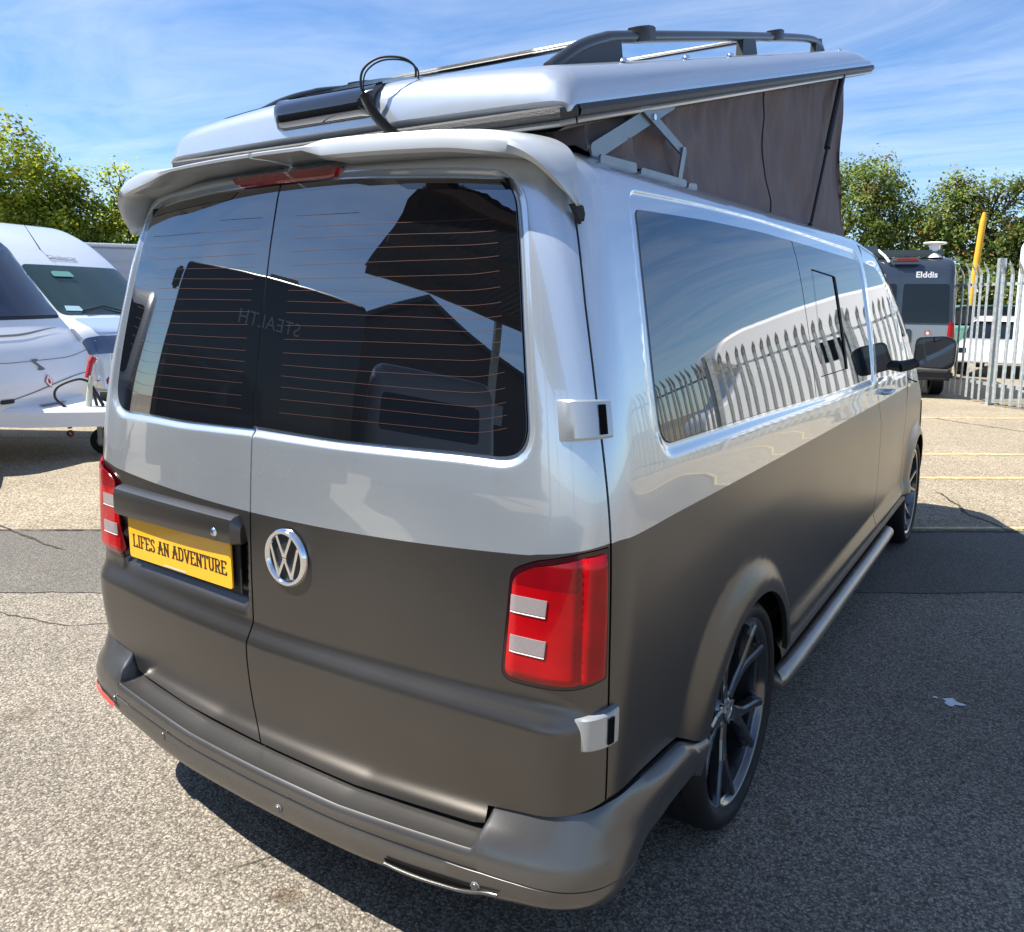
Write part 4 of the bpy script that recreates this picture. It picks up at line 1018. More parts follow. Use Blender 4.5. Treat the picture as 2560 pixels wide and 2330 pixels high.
# ================================================================ ground
def ground_mat(name, c_lo, c_mid, c_hi, scale, bump, patch, warm=(1, 1, 1), rough=.85, stains=()):
    m = bpy.data.materials.new(name); m.use_nodes = True; t = m.node_tree; b = t.nodes['Principled BSDF']; b.inputs['Roughness'].default_value = rough
    b.inputs['Specular IOR Level'].default_value = .35
    tcn = N(t, 'ShaderNodeTexCoord'); L = t.links.new
    v = N(t, 'ShaderNodeTexVoronoi'); v.inputs['Scale'].default_value = scale; v.inputs['Randomness'].default_value = 1
    wn = N(t, 'ShaderNodeTexNoise'); wn.inputs['Scale'].default_value = scale*.6; wn.inputs['Detail'].default_value = 2
    mxv = N(t, 'ShaderNodeMix', data_type='VECTOR'); mxv.inputs[0].default_value = .012
    L(tcn.outputs['Object'], wn.inputs['Vector']); L(tcn.outputs['Object'], mxv.inputs[4]); L(wn.outputs['Color'], mxv.inputs[5]); L(mxv.outputs[1], v.inputs['Vector'])
    sepc = N(t, 'ShaderNodeSeparateColor'); L(v.outputs['Color'], sepc.inputs[0])
    rp_ = N(t, 'ShaderNodeValToRGB'); e = rp_.color_ramp.elements; e[0].color = (*c_lo, 1); e[0].position = 0; e[1].color = (*c_hi, 1); e[1].position = 1; x = e.new(.55); x.color = (*c_mid, 1)
    L(sepc.outputs[0], rp_.inputs[0])
    # dark binder between the stones
    dr = N(t, 'ShaderNodeMapRange'); dr.inputs[1].default_value = .30; dr.inputs[2].default_value = .75; dr.inputs[3].default_value = 1; dr.inputs[4].default_value = .42; L(v.outputs['Distance'], dr.inputs[0])
    m1 = N(t, 'ShaderNodeMix', data_type='RGBA', blend_type='MULTIPLY'); m1.inputs[0].default_value = 1; L(rp_.outputs[0], m1.inputs[6]); L(dr.outputs[0], m1.inputs[7])
    n = N(t, 'ShaderNodeTexNoise'); n.inputs['Scale'].default_value = .7; n.inputs['Detail'].default_value = 8; n.inputs['Roughness'].default_value = .6; L(tcn.outputs['Object'], n.inputs['Vector'])
    nr = N(t, 'ShaderNodeMapRange'); nr.inputs[1].default_value = .3; nr.inputs[2].default_value = .7; nr.inputs[3].default_value = 1-patch; nr.inputs[4].default_value = 1+patch; L(n.outputs['Fac'], nr.inputs[0])
    m2 = N(t, 'ShaderNodeMix', data_type='RGBA', blend_type='MULTIPLY'); m2.inputs[0].default_value = 1; L(m1.outputs[2], m2.inputs[6]); L(nr.outputs[0], m2.inputs[7])
    # oily spots and stains
    n3 = N(t, 'ShaderNodeTexNoise'); n3.inputs['Scale'].default_value = 2.6; n3.inputs['Detail'].default_value = 5; L(tcn.outputs['Object'], n3.inputs['Vector'])
    s3 = N(t, 'ShaderNodeMapRange'); s3.inputs[1].default_value = .66; s3.inputs[2].default_value = .78; s3.inputs[3].default_value = 1; s3.inputs[4].default_value = .70; L(n3.outputs['Fac'], s3.inputs[0])
    m3 = N(t, 'ShaderNodeMix', data_type='RGBA', blend_type='MULTIPLY'); m3.inputs[0].default_value = 1; L(m2.outputs[2], m3.inputs[6]); L(s3.outputs[0], m3.inputs[7])
    prev = m3.outputs[2]
    for (sx, sy, sr, amt) in stains:
        vd = N(t, 'ShaderNodeVectorMath', operation='DISTANCE'); vd.inputs[1].default_value = (sx, sy, 0); L(tcn.outputs['Object'], vd.inputs[0])
        ns = N(t, 'ShaderNodeTexNoise'); ns.inputs['Scale'].default_value = 14; ns.inputs['Detail'].default_value = 5; L(tcn.outputs['Object'], ns.inputs['Vector'])
        ad = N(t, 'ShaderNodeMath', operation='MULTIPLY_ADD'); ad.inputs[1].default_value = sr*1.6; L(ns.outputs['Fac'], ad.inputs[0]); L(vd.outputs['Value'], ad.inputs[2])
        mr = N(t, 'ShaderNodeMapRange'); mr.inputs[1].default_value = sr*.9; mr.inputs[2].default_value = sr*1.9; mr.inputs[3].default_value = amt; mr.inputs[4].default_value = 0; L(ad.outputs[0], mr.inputs[0])
        mm = N(t, 'ShaderNodeMix', data_type='RGBA', blend_type='MULTIPLY'); L(mr.outputs[0], mm.inputs[0]); L(prev, mm.inputs[6]); mm.inputs[7].default_value = (.50, .40, .28, 1); prev = mm.outputs[2]
    L(prev, b.inputs['Base Color'])
    iv = N(t, 'ShaderNodeMath', operation='MULTIPLY'); iv.inputs[1].default_value = -1; L(v.outputs['Distance'], iv.inputs[0])
    bp_ = N(t, 'ShaderNodeBump'); bp_.inputs['Strength'].default_value = bump; bp_.inputs['Distance'].default_value = .004; L(iv.outputs[0], bp_.inputs['Height']); L(bp_.outputs[0], b.inputs['Normal'])
    return m
asphalt = ground_mat('worn_asphalt', (.130, .113, .090), (.270, .236, .188), (.43, .38, .31), 145, .7, .22, stains=((.05, .02, .05, .8), (1.07, 1.05, .035, .7), (-1.5, .1, .09, .45), (-.9, -.5, .05, .5), (1.9, 2.6, .10, .5)))
tarmac = ground_mat('dark_tarmac', (.095, .087, .076), (.160, .147, .126), (.27, .25, .21), 190, .5, .15)
concrete = ground_mat('worn_concrete', (.26, .215, .15), (.355, .295, .205), (.46, .39, .28), 75, .35, .16)
LA = math.atan(.683); E1 = Vector((math.cos(LA), math.sin(LA), 0)); E2 = Vector((-math.sin(LA), math.cos(LA), 0)); O1 = Vector((1.24, 4.905, 0))
def strip_pts(a0, a1, b0, b1, z): return [O1+E1*a0+E2*b0+Vector((0, 0, z)), O1+E1*a1+E2*b0+Vector((0, 0, z)), O1+E1*a1+E2*b1+Vector((0, 0, z)), O1+E1*a0+E2*b1+Vector((0, 0, z))]
mb = MB(); mb.add([(-400, -400, 0), (400, -400, 0), (400, 400, 0), (-400, 400, 0)], [(0, 1, 2, 3)])
tag(mb.build('asphalt_yard', asphalt), kind='structure')
def ragged(a0, a1, b0, b1, z, j0, j1, n=240):
    vs = []; 
    for i in range(n+1):
        a = a0+(a1-a0)*i/n
        vs.append(O1+E1*a+E2*(b0+j0*mn.noise(Vector((a*1.7, 1, 0)))+j0*.5*mn.noise(Vector((a*9, 5, 0))))+Vector((0, 0, z)))
        vs.append(O1+E1*a+E2*(b1+j1*mn.noise(Vector((a*1.7, 9, 0)))+j1*.5*mn.noise(Vector((a*9, 3, 0))))+Vector((0, 0, z)))
    return vs, [(2*i, 2*i+2, 2*i+3, 2*i+1) for i in range(n)]
mb = MB(); mb.add(*ragged(-14, 10, -1.16, -.015, .004, .05, .012)); tag(mb.build('tarmac_patch_strip', tarmac), kind='structure')
mb = MB(); mb.add(strip_pts(-60, 60, .02, 60, .004), [(0, 1, 2, 3)]); tag(mb.build('concrete_yard', concrete), kind='structure')
crackm = mat('crack_dirt', (.030, .030, .022), .95, var=.4, vscale=30); moss = mat('crack_moss', (.035, .042, .018), .95, var=.4, vscale=30)
def crack(name, pts, w_, jit, z, m, seed=0):
    P = dens(pts, .04, False); rows = []
    for i, p in enumerate(P):
        t = P[min(i+1, len(P)-1)]-P[max(i-1, 0)]; t = t/np.linalg.norm(t); n = np.array([-t[1], t[0]])
        c = p+n*jit*(mn.noise(Vector((i*.13, seed, 0)))+.5*mn.noise(Vector((i*.5, seed, 2)))); h = w_*(.5+abs(mn.noise(Vector((i*.35, seed, 9))))*1.6)*min(1, .2+i/4, .2+(len(P)-1-i)/4)
        rows.append([(c[0]-n[0]*h, c[1]-n[1]*h, z), (c[0]+n[0]*h, c[1]+n[1]*h, z)])
    mb = MB(); mb.grid(np.array(rows)); return tag(mb.build(name, m), kind='structure')
jp = lambda a, b: tuple((O1+E1*a+E2*b)[:2])
crack('joint_between_slabs', [jp(-14, .0), jp(10, .0)], .016, .012, .0085, crackm, 1)
crack('slab_crack', [(1.50, 5.05), (1.32, 5.32), (1.16, 5.50), (1.06, 5.80), (.92, 6.1)], .013, .05, .0085, moss, 2)
crack('slab_joint', [(.35, 10.9), (2.6, 9.6)], .012, .02, .0085, crackm, 3)
crack('slab_joint', [(-9, 1.4), (-3.4, 1.2)], .010, .02, .0085, crackm, 4)
crack('slab_joint', [jp(-14, 3.6), jp(-5.2, 3.6)], .012, .02, .0085, crackm, 6)
crack('asphalt_crack', [(-.19, -.08), (-.145, .01), (-.10, .10), (-.02, .30)], .0022, .01, .003, crackm, 5)
crack('asphalt_crack', [(-3.4, .35), (-2.2, .62), (-1.4, 1.3)], .004, .05, .003, crackm, 7)
ylw = mat('yellow_line_paint', (.52, .40, .19), .7, var=.4, vscale=14)
for b0, wd, a0, a1 in ((.055, .050, -3.2, 8), (1.66, .07, -3.0, 8), (2.80, .07, -3.0, 8), (5.45, .07, -4, 8)):
    mb = MB(); mb.add(*ragged(a0, a1, b0, b0+wd, .008, .010, .010)); tag(mb.build('yellow_line', ylw), kind='structure')
mb = MB(); sp_ = [(1.41+.035*math.cos(t)*(1+.45*math.sin(3*t+1)), 2.16+.030*math.sin(t)*(1+.35*math.cos(4*t)), .004) for t in np.linspace(0, 2*math.pi, 24)[:-1]]
mb.add(sp_, [tuple(range(23))]); mb.add([(1.35+.010*math.cos(t), 2.17+.008*math.sin(t), .004) for t in np.linspace(0, 6.28, 9)[:-1]], [tuple(range(8))])
tag(mb.build('white_splash', mat('white_splash', (.70, .72, .74), .7, var=.1, vscale=60)), kind='structure')
st = mat('spilt_oil', (.14, .11, .08), .75, var=.3, vscale=40)
# ================================================================ generic vehicle shells
def smooth_prof(pts, rad, n=5): return rpoly(pts, rad, n)
class Shell:
    """closed side profile (t forward, z up) swept over the width with rounded, leaning flanks"""
    def __init__(s, prof, W, r=.12, lean=0, z0=1.0, bow=0, sq=1.0): s.prof = np.array(prof); s.W = W; s.r = r; s.lean = lean; s.z0 = z0; s.bow = bow; s.c = s.prof.mean(0); s.L = np.concatenate([[0], np.cumsum(np.linalg.norm(np.roll(s.prof, -1, 0)-s.prof, axis=1))])
    def at(s, u, a):
        """u across -1..1, a arc length along the profile"""
        u = np.asarray(u, float); a = np.asarray(a, float)+0*u; u = u+0*a
        cl = np.concatenate([s.prof, s.prof[:1]]); t = np.interp(a, s.L, cl[:, 0]); z = np.interp(a, s.L, cl[:, 1])
        e = np.clip((np.abs(u)*s.W-(s.W-s.r))/s.r, 0, 1); k = s.r*(1-np.sqrt(np.clip(1-e*e*.999, 0, 1)))
        e2 = .02; t1 = np.interp(a+e2, s.L, cl[:, 0])-np.interp(a-e2, s.L, cl[:, 0]); z1 = np.interp(a+e2, s.L, cl[:, 1])-np.interp(a-e2, s.L, cl[:, 1]); l = np.hypot(t1, z1)+1e-9
        n = np.stack([z1/l, -t1/l], -1); s2 = np.sign(((np.stack([t, z], -1)-s.c)*n).sum(-1)); n = n*s2[..., None]
        t = t-n[..., 0]*k-s.bow*np.abs(u)**2.5*np.clip(n[..., 0], 0, 1); z = z-n[..., 1]*k
        w_ = s.W*(1-s.lean*np.clip(z-s.z0, 0, 3)**1.3)
        return np.stack([u*w_, t, z], -1)
    def build(s, name, m, parent, nu=25):
        us = np.sin(np.linspace(-math.pi/2, math.pi/2, nu)); pr = s.L[:-1]
        G_ = np.array([[tuple(s.at(u, a)) for a in pr] for u in us])
        mb = MB(); mb.grid(G_, closed=True); n = len(pr); mb.add([tuple(p) for p in G_[0]], [tuple(range(n))]); mb.add([tuple(p) for p in G_[-1]], [tuple(range(n-1, -1, -1))])
        return mb.build(name, m, parent, True, 28)
    def arc(s, t=None, z=None, front=True):
        """arc length where the front (or rear) run reaches height z"""
        P = s.prof; best = None
        for i in range(len(P)):
            a, b = P[i], P[(i+1) % len(P)]
            if (a[1]-z)*(b[1]-z) <= 0 and abs(a[1]-b[1]) > 1e-6:
                f = (z-a[1])/(b[1]-a[1]); tt = a[0]+f*(b[0]-a[0])
                if best is None or (tt > best[0]) == front: best = (tt, s.L[i]+f*(s.L[i+1]-s.L[i]))
        return best[1]
    def patch(s, name, u0, u1, z0, z1, m, parent, front=True, rad=.06, off=.006, skew=0, flange=.006):
        a0, a1 = s.arc(z=z0, front=front), s.arc(z=z1, front=front)
        o = rpoly([(u0, a0), (u1, a0), (u1-skew, a1), (u0+skew, a1)], rad, 5)
        global _cen; c = np.array([0, s.c[0], s.c[1]])
        def fn(u, a): return s.at(u, a)
        V, F, be = triang(o, [], .12)
        P = fn(V[:, 0], V[:, 1]); Nn = normals(fn, V[:, 0], V[:, 1], 4e-3); Nn = np.where(((P-c)*Nn).sum(-1)[:, None] < 0, -Nn, Nn); P = P+Nn*off
        fn_ = np.cross(P[F[:, 1]]-P[F[:, 0]], P[F[:, 2]]-P[F[:, 0]])
        if ((fn_*Nn[F[:, 0]]).sum(-1) < 0).mean() > .5: F = F[:, ::-1]; be = [(b, a) for a, b in be]
        vs = [*P]; nr = [*Nn]; fs = [tuple(f) for f in F]
        for a, b in be: k = len(vs); vs += [P[b], P[a], P[a]-Nn[a]*off*1.5, P[b]-Nn[b]*off*1.5]; nr += [np.zeros(3)]*4; fs.append((k, k+1, k+2, k+3))
        return mesh(name, vs, fs, m, parent, True, None, nr)
def wheel_simple(parent, x, y, r=.34, w_=.22, m=None):
    sg = 1 if x > 0 else -1; root = MB(); M_ = Matrix.Translation((x, y, r))
    root.lathe([(r*.62, -w_/2), (r*.95, -w_/2), (r, -w_*.35), (r, w_*.35), (r*.95, w_/2), (r*.62, w_/2)], 28, M=M_); ty = root.build('wheel', rubber, parent, True, 40)
    mb = MB(); mb.lathe([(.0001, w_*.5*sg*.72), (r*.16, w_*.5*sg*.72), (r*.20, w_*.5*sg*.45), (r*.55, w_*.5*sg*.62), (r*.63, w_*.5*sg*.98)], 28, M=M_); mb.build('rim', m or trimg, ty, True, 40)
    for k in range(5):
        a = k*2*math.pi/5; mb = MB(); mb.box((x+sg*w_*.44, y+r*.38*math.cos(a), r+r*.38*math.sin(a)), (.015, r*.44, r*.12), rot=Matrix.Rotation(a, 3, 'X'), bev=0); mb.build('spoke', m or trimg, ty)
    return ty
tint = mat('tinted_window', (.004, .006, .008), .03, spec=.5, ior=1.5)
blueish = mat('caravan_window', (.012, .014, .040), .04, spec=.7, ior=1.55)
# ================================================================ dark grey camper in front of the fence
ed = thing('parked_camper', 'dark grey panel van camper parked rear-on by the galvanised fence, with white satellite dome', 'camper van', (-.55, 13.30, 0), R(14)); ed.scale = (.86, .86, .86)
ed_p = mat('dark_grey_paint', (.030, .042, .062), .25, .3, coat=1, coat_r=.03, var=.04, vscale=3)
sh = Shell(rpoly([(0.02, .38), (0.0, .62), (.02, 1.2), (.09, 2.45), (.22, 2.66), (.5, 2.72), (4.1, 2.72), (4.35, 2.60), (4.9, 1.75), (5.6, 1.25), (5.85, .9), (5.85, .38)], [.05, .1, .2, .2, .15, .1, .2, .3, .2, .2, .1, .05], 4), 1.02, .13, lean=.035, z0=1.2)
sh.build('body', ed_p, ed)
bk = dict(front=False)
sh.patch('rear_door', -.93, -.010, .50, 2.52, ed_p, ed, rad=.05, skew=.02, **bk); sh.patch('rear_door', .010, .93, .50, 2.52, ed_p, ed, rad=.05, skew=.02, **bk)
for u0, u1 in ((-.86, -.05), (.05, .88)): sh.patch('rear_window', u0, u1, 1.46, 2.20, tint, ed, rad=.05, off=.014, skew=.01, **bk)
sh.patch('lower_door_reflection', .03, .88, .74, 1.42, mat('grey_reflection_tone', (.24, .25, .26), .18, .5, coat=1, coat_r=.02), ed, rad=.02, off=.012, **bk)  # lighter grey patch paints the reflection into the lower door
sh.patch('door_handle', .10, .25, 1.06, 1.34, gloss, ed, rad=.07, off=.022, **bk)
for u0, u1 in ((.84, .985), (-.985, -.84)): sh.patch('tail_light', u0, u1, 1.02, 1.48, redl, ed, rad=.04, off=.022, skew=.03*(1 if u0 > 0 else -1), **bk)
mb = MB(); mb.box((0, .10, .46), (2.06, .24, .20), bev=.05); mb.build('rear_bumper', black, ed, True)
mb = MB(); mb.box((0, -.02, .64), (1.9, .10, .16), bev=.03); mb.build('bumper_step', trimg, ed, True)
mb = MB(); mb.box((.90, -.03, .63), (.08, .06, .05), bev=.01); mb.build('bumper_reflector', redl, ed)
mb = MB(); mb.box((.06, .10, 2.655), (.52, .10, .085), bev=.03); hb = mb.build('brake_light_housing', mat('grey_housing', (.10, .105, .11), .4), ed, True)
mb = MB(); mb.box((.08, .045, 2.655), (.36, .03, .055), bev=.012); mb.build('brake_light', redd, hb, True)
mb = MB(); mb.box((.02, .9, 2.80), (1.50, 1.1, .12), bev=.03); mb.build('solar_panel', gloss, ed, True)
mb = MB(); mb.box((-.62, .75, 2.84), (.50, .9, .20), bev=.06); mb.build('roof_vent', ed_p, ed, True)
mb = MB(); mb.lathe([(.0001, .30), (.20, .295), (.215, .275), (.19, .255), (.10, .235), (.085, .12), (.13, .03), (.14, .0)], 28, M=Matrix.Translation((.60, .45, 2.71)) @ Matrix(((0, 0, 1, 0), (0, 1, 0, 0), (1, 0, 0, 0), (0, 0, 0, 1)))); mb.build('satellite_dome', white, ed, True)
mb = MB(); mb.tube([(-.42, .35, 2.86), (-.30, .22, 2.74), (-.22, .12, 2.62)], .025, 8); mb.build('white_bracket', white, ed, True)
RX = Matrix.Rotation(R(90), 4, 'X')
p = sh.at(.46, sh.arc(z=2.37, front=False))
text_mesh('van_lettering', 'Elddis', .155, Matrix.Translation((p[0]+.0, p[1]-.016, p[2])) @ Matrix.Rotation(R(4), 4, 'X') @ RX, mat('white_vinyl', (.80, .82, .84), .4), ed, bold=.004, sx=1.05)
p = sh.at(.52, sh.arc(z=1.27, front=False))
mb = MB(); mb.lathe([(.048, .004), (.060, .006), (.062, 0)], 24, M=Matrix.Translation((p[0], p[1]-.018, p[2])) @ Matrix(((0, 1, 0, 0), (-1, 0, 0, 0), (0, 0, 1, 0), (0, 0, 0, 1)))); em = mb.build('maker_roundel', mat('roundel_red', (.45, .10, .08), .3), ed)
text_mesh('roundel_letter', 'e', .11, Matrix.Translation((p[0], p[1]-.020, p[2]+.004)) @ RX, mat('white_vinyl'), em, bold=.003)
for x in (-.86, .86):
    for y in (.95, 4.9): wheel_simple(ed, x, y)
# ================================================================ palisade fence
def pale_mesh():
    mb = MB(); w_ = .034; H = 2.36; rows = []
    sec = [(-w_, .0), (-w_*.62, .012), (-w_*.25, -.006), (w_*.25, -.006), (w_*.62, .012), (w_, .0)]
    for z, dy, k in ((.06, 0, 1), (1.2, 0, 1), (2.18, 0, 1), (2.27, .030, 1), (2.33, .065, .72), (2.40, .085, .10)):
        rows.append([(x*k, y*k-dy, z) for x, y in sec])
    mb.grid(np.array(rows)); me = mb.build('pale', galv).data
    bpy.data.objects.remove([o for o in bpy.data.objects if o.data == me][0]); return me
PALE = pale_mesh()
def fence(name, a, b, label, posts=2, first_post=True, pitch=.150):
    a, b = Vector((*a, 0)), Vector((*b, 0)); d = b-a; L = d.length; root = thing(name, label, 'fence', a, math.atan2(d.y, d.x), 'galvanised palisade fence sections'); root.scale = (1, 1, .93)
    n = int(L/pitch)
    for i in range(n):
        o = bpy.data.objects.new('pale', PALE); link(o, root); o.location = (.08+i*(L-.1)/n, -.035, random.uniform(-.012, .012)); o.rotation_euler = (random.uniform(-.008, .008), random.uniform(-.010, .010), random.uniform(-.06, .06))
    for z in (.35, 2.02):
        mb = MB(); mb.box((L/2, 0, z), (L, .006, .050)); mb.box((L/2, .022, z+.022), (L, .040, .006)); mb.build('rail', galv, root)
    k = max(1, round(L/2.75))
    for i in range(0 if first_post else 1, k+1):
        mb = MB(); x = i*L/k
        mb.box((x, .035, 1.22), (.006, .10, 2.44)); mb.box((x, -.0155, 1.22), (.090, .006, 2.44)); mb.box((x, .0865, 1.22), (.055, .006, 2.44)); mb.build('fence_post', galv, root)
    return root
fence('palisade_fence', (-1.15, 16.46), (.86, 13.08), 'palisade fence section running back behind the dark grey camper', first_post=False, pitch=.20)
fence('palisade_fence', (.90, 13.05), (4.6, 10.1), 'palisade fence section with tall white vehicles behind it, at the right edge of the photo', first_post=False)
fence('palisade_fence', (4.7, 10.15), (11.0, 12.5), 'far palisade fence section seen only as a reflection in the long side window')
# ================================================================ vehicles behind the fence
def car(label, loc, rz, col, L=4.3, Wd=.86, H=1.48, group=None, hatch=True):
    root = thing('parked_car', label, 'car', loc, rz, group)
    s_ = H/1.48
    body_ = Shell(rpoly([(0, .32), (0, .85*s_), (.12, .98*s_), (L-.9, .92*s_), (L-.05, .72*s_), (L, .32)], [.05, .12, .1, .3, .12, .05], 4), Wd, .10, lean=.02, z0=.6); body_.build('body', col, root)
    cab = Shell(rpoly([(.10, .90*s_), (.42, H-.10), (.75, H), (L*.52, H), (L*.74, .92*s_)], [.02, .15, .2, .3, .02], 4), Wd-.04, .12, lean=.16, z0=.9); cab.build('cabin', tint, root)
    top = Shell(rpoly([(.40, H-.10), (.74, H+.006), (L*.52, H+.006), (L*.60, H-.12)], [.05, .15, .2, .05], 4), Wd-.12, .10, lean=.10, z0=.9); top.build('roof', col, root)
    for u0, u1 in ((-.98, -.66), (.66, .98)):
        body_.patch('tail_light', u0, u1, .62*s_, .84*s_, redl, root, front=False, rad=.03); body_.patch('headlight', u0, u1, .60*s_, .72*s_, tint, root, front=True, rad=.03)
    for x in (-Wd+.10, Wd-.10):
        for y in (.78, L-.85): wheel_simple(root, x, y, .31, .20)
    return root
green_p = mat('green_car_paint', (.10, .30, .22), .2, coat=1); white_p = mat('white_car_paint', (.62, .63, .66), .2, coat=1); blk_p = mat('black_car_paint', (.02, .02, .024), .15, coat=1)
car('pale green car behind the fence, its roof just below the upper rail', (-1.4, 24.2, 0), R(-75), green_p, H=1.55)
car('white car nose-on behind the fence, right of the yellow post', (.95, 22.6, 0), R(176), white_p, H=1.30)
wm = thing('coachbuilt_motorhome', 'white coachbuilt motorhome behind the fence, cut by the right edge of the photo', 'motorhome', (1.85, 19.4, 0), R(-128))
sh2 = Shell(rpoly([(0, .45), (0, 2.85), (.12, 2.98), (5.6, 3.0), (6.2, 2.9), (6.5, 2.4), (5.9, 2.0), (6.3, 1.3), (7.0, 1.0), (7.05, .45)], [.05, .12, .1, .15, .2, .25, .1, .2, .2, .05], 4), 1.15, .10); sh2.build('body', white, wm)
for x, sgn in ((1.155, 1), (-1.155, -1)):
    for y0, y1, z0, z1 in ((.8, 1.7, 1.5, 2.1), (3.2, 4.1, 1.45, 2.0)):
        mb = MB(); mb.prism(rpoly([(y0, z0), (y1, z0), (y1, z1), (y0, z1)], .06, 4), -.008, .008, 0, Matrix(((0, 0, 1, x), (1, 0, 0, 0), (0, 1, 0, 0), (0, 0, 0, 1)))); mb.build('side_window', tint, wm)
for x in (-1.0, 1.0):
    for y in (1.9, 5.9): wheel_simple(wm, x, y)
# big motorhome reflected in the side windows
rm = thing('coachbuilt_motorhome', 'long white motorhome beyond the fence, seen mirrored in the side windows of the silver van', 'motorhome', (1.5, 19.9, 0), R(237))
sh3 = Shell(rpoly([(0, .45), (0, 2.80), (.12, 2.95), (5.4, 2.98), (6.1, 2.95), (6.6, 2.6), (6.0, 2.05), (6.4, 1.3), (7.1, 1.0), (7.15, .45)], [.05, .12, .1, .15, .3, .25, .1, .2, .2, .05], 4), 1.15, .10); sh3.build('body', white, rm)
for x in (1.155, -1.155):
    for y0, y1, z0, z1 in ((1.0, 2.1, 1.45, 2.1), (3.6, 4.3, 1.45, 2.1), (2.55, 3.15, .6, 2.4)):
        mb = MB(); mb.prism(rpoly([(y0, z0), (y1, z0), (y1, z1), (y0, z1)], .06, 4), -.008, .008, 0, Matrix(((0, 0, 1, x), (1, 0, 0, 0), (0, 1, 0, 0), (0, 0, 0, 1)))); mb.build('side_window', tint if y0 != 2.55 else trimg, rm)
for x, a in ((-1.17, -90), (1.17, 90)): text_mesh('van_lettering', 'RIMOR', .34, Matrix.Translation((x, 4.9, 2.55)) @ Matrix.Rotation(R(a), 4, 'Z') @ RX, mat('grey_vinyl', (.15, .15, .16), .5), rm)
for x in (-1.0, 1.0):
    for y in (1.7, 6.0): wheel_simple(rm, x, y)
yp = MB(); yp.tube([(-.46, 24.6, 0), (-.36, 24.6, 2.2), (-.25, 24.6, 3.86)], [.090, .088, .080], 12); yp.tube([(-.25, 24.6, 3.86), (-.23, 24.6, 4.10)], [.080, .045], 12)
tag(yp.build('leaning_pole', mat('yellow_pole_paint', (.72, .34, .02), .45, var=.08, vscale=4), None, True), 'leaning yellow pole standing behind the palisade fence in front of the trees', 'pole')
# ================================================================ touring caravan on the left
cv = thing('touring_caravan', 'white touring caravan cut by the left edge, with dark front window and drawbar', 'caravan', (-6.70, 2.74, 0), -R(61))
prof = rpoly([(-5.6, .38), (-5.6, 2.3), (-5.4, 2.56), (-1.7, 2.60), (-1.40, 2.46), (-.92, 2.14), (-.38, 1.36), (-.07, 1.02), (.08, .70), (.02, .42), (-.10, .36)], [.1, .2, .2, .3, .35, .5, .5, .25, .12, .08, .05], 6)
cs = Shell(prof, 1.13, .16, lean=.012, z0=1.0, bow=.22); cs.build('body', white, cv, 33)
cs.patch('front_window', -.93, .93, 1.36, 2.12, blueish, cv, rad=.13, off=.010, skew=.03)
fw_ = cs.patch('window_seal', -.925, .985, 1.33, 2.15, black, cv, rad=.15, off=.005, skew=.03)
def on_shell(S_, u, z, off, front=True):
    a = S_.arc(z=z, front=front); p = S_.at(u, a); fn = lambda q, b: S_.at(q, b); n = normals(fn, u, a, 4e-3); c = np.array([0, S_.c[0], S_.c[1]]); n = -n if (p-c)@n < 0 else n; return Vector(p+n*off), Vector(n)
def decal_M(S_, u, z, off=.008):
    p, n = on_shell(S_, u, z, off); up = Vector((0, 0, 1)); x = up.cross(n).normalized(); y = n.cross(x); return Matrix(((x.x, y.x, n.x, p.x), (x.y, y.y, n.y, p.y), (x.z, y.z, n.z, p.z), (0, 0, 0, 1)))
gv = mat('grey_vinyl')
for u0, u1, z in ((.985, .20, 1.245),):
    mb = MB(); rows = []
    for u in np.linspace(-.60, .93, 24):
        zc = 1.17+.06*float(sstep(.1, -.60, u)); rows.append([on_shell(cs, u, zc, .008)[0], on_shell(cs, u, zc+.018*math.sin(math.pi*(u+.60)/1.53)+.003, .008)[0]])
    mb.grid(np.array([[tuple(q) for q in r] for r in rows])); mb.build('graphic_stripe', gv, cv)
mb = MB(); rows = []
for u in np.linspace(-.6, 1.0, 30):
    zc = .56+.20*float(sstep(.9, -.6, u)); rows.append([on_shell(cs, u, zc, .007)[0], on_shell(cs, u, zc+.010, .007)[0]])
mb.grid(np.array([[tuple(q) for q in r] for r in rows])); mb.build('moulding_line', gv, cv)
mb = MB(); rows = []
for u in np.linspace(-.9, .97, 30):
    zc = .935+.05*float(sstep(.3, 1.0, abs(u))); rows.append([on_shell(cs, u, zc, .007)[0], on_shell(cs, u, zc+.006, .007)[0]])
mb.grid(np.array([[tuple(q) for q in r] for r in rows])); mb.build('locker_lid_gap', gv, cv)
DM = decal_M(cs, .06, .90)
DM = DM @ Matrix.Scale(.62, 4, (1, 0, 0)) @ Matrix.Scale(.8, 4, (0, 1, 0)); mb = MB(); mb.prism([(-.09, .075), (.045, .075), (.055, .055), (-.02, .035), (.095, -.055), (.09, -.075), (-.05, -.075), (-.055, -.055), (.01, -.035), (-.10, .05)], 0, .002, 0, DM); mb.build('maker_emblem', gv, cv)
DM = decal_M(cs, .02, .735); q_ = .060
mb = MB(); mb.prism([(-q_, 0), (0, -q_*1.15), (q_, 0), (0, q_*1.15)], 0, .001, 0, DM); mb.prism([(-q_*.84, 0), (0, -q_*.97), (q_*.84, 0), (0, q_*.97)], .001, .002, 1, DM); mb.prism([(-.018, -.024), (.018, -.024), (.018, .012), (.008, .02), (.008, .030), (-.008, .030), (-.008, .02), (-.018, .012)], .002, .003, 0, DM)
mb.build('gas_warning_diamond', [mat('sticker_red', (.45, .02, .03), .5), mat('sticker_white', (.8, .8, .8), .5)], cv)
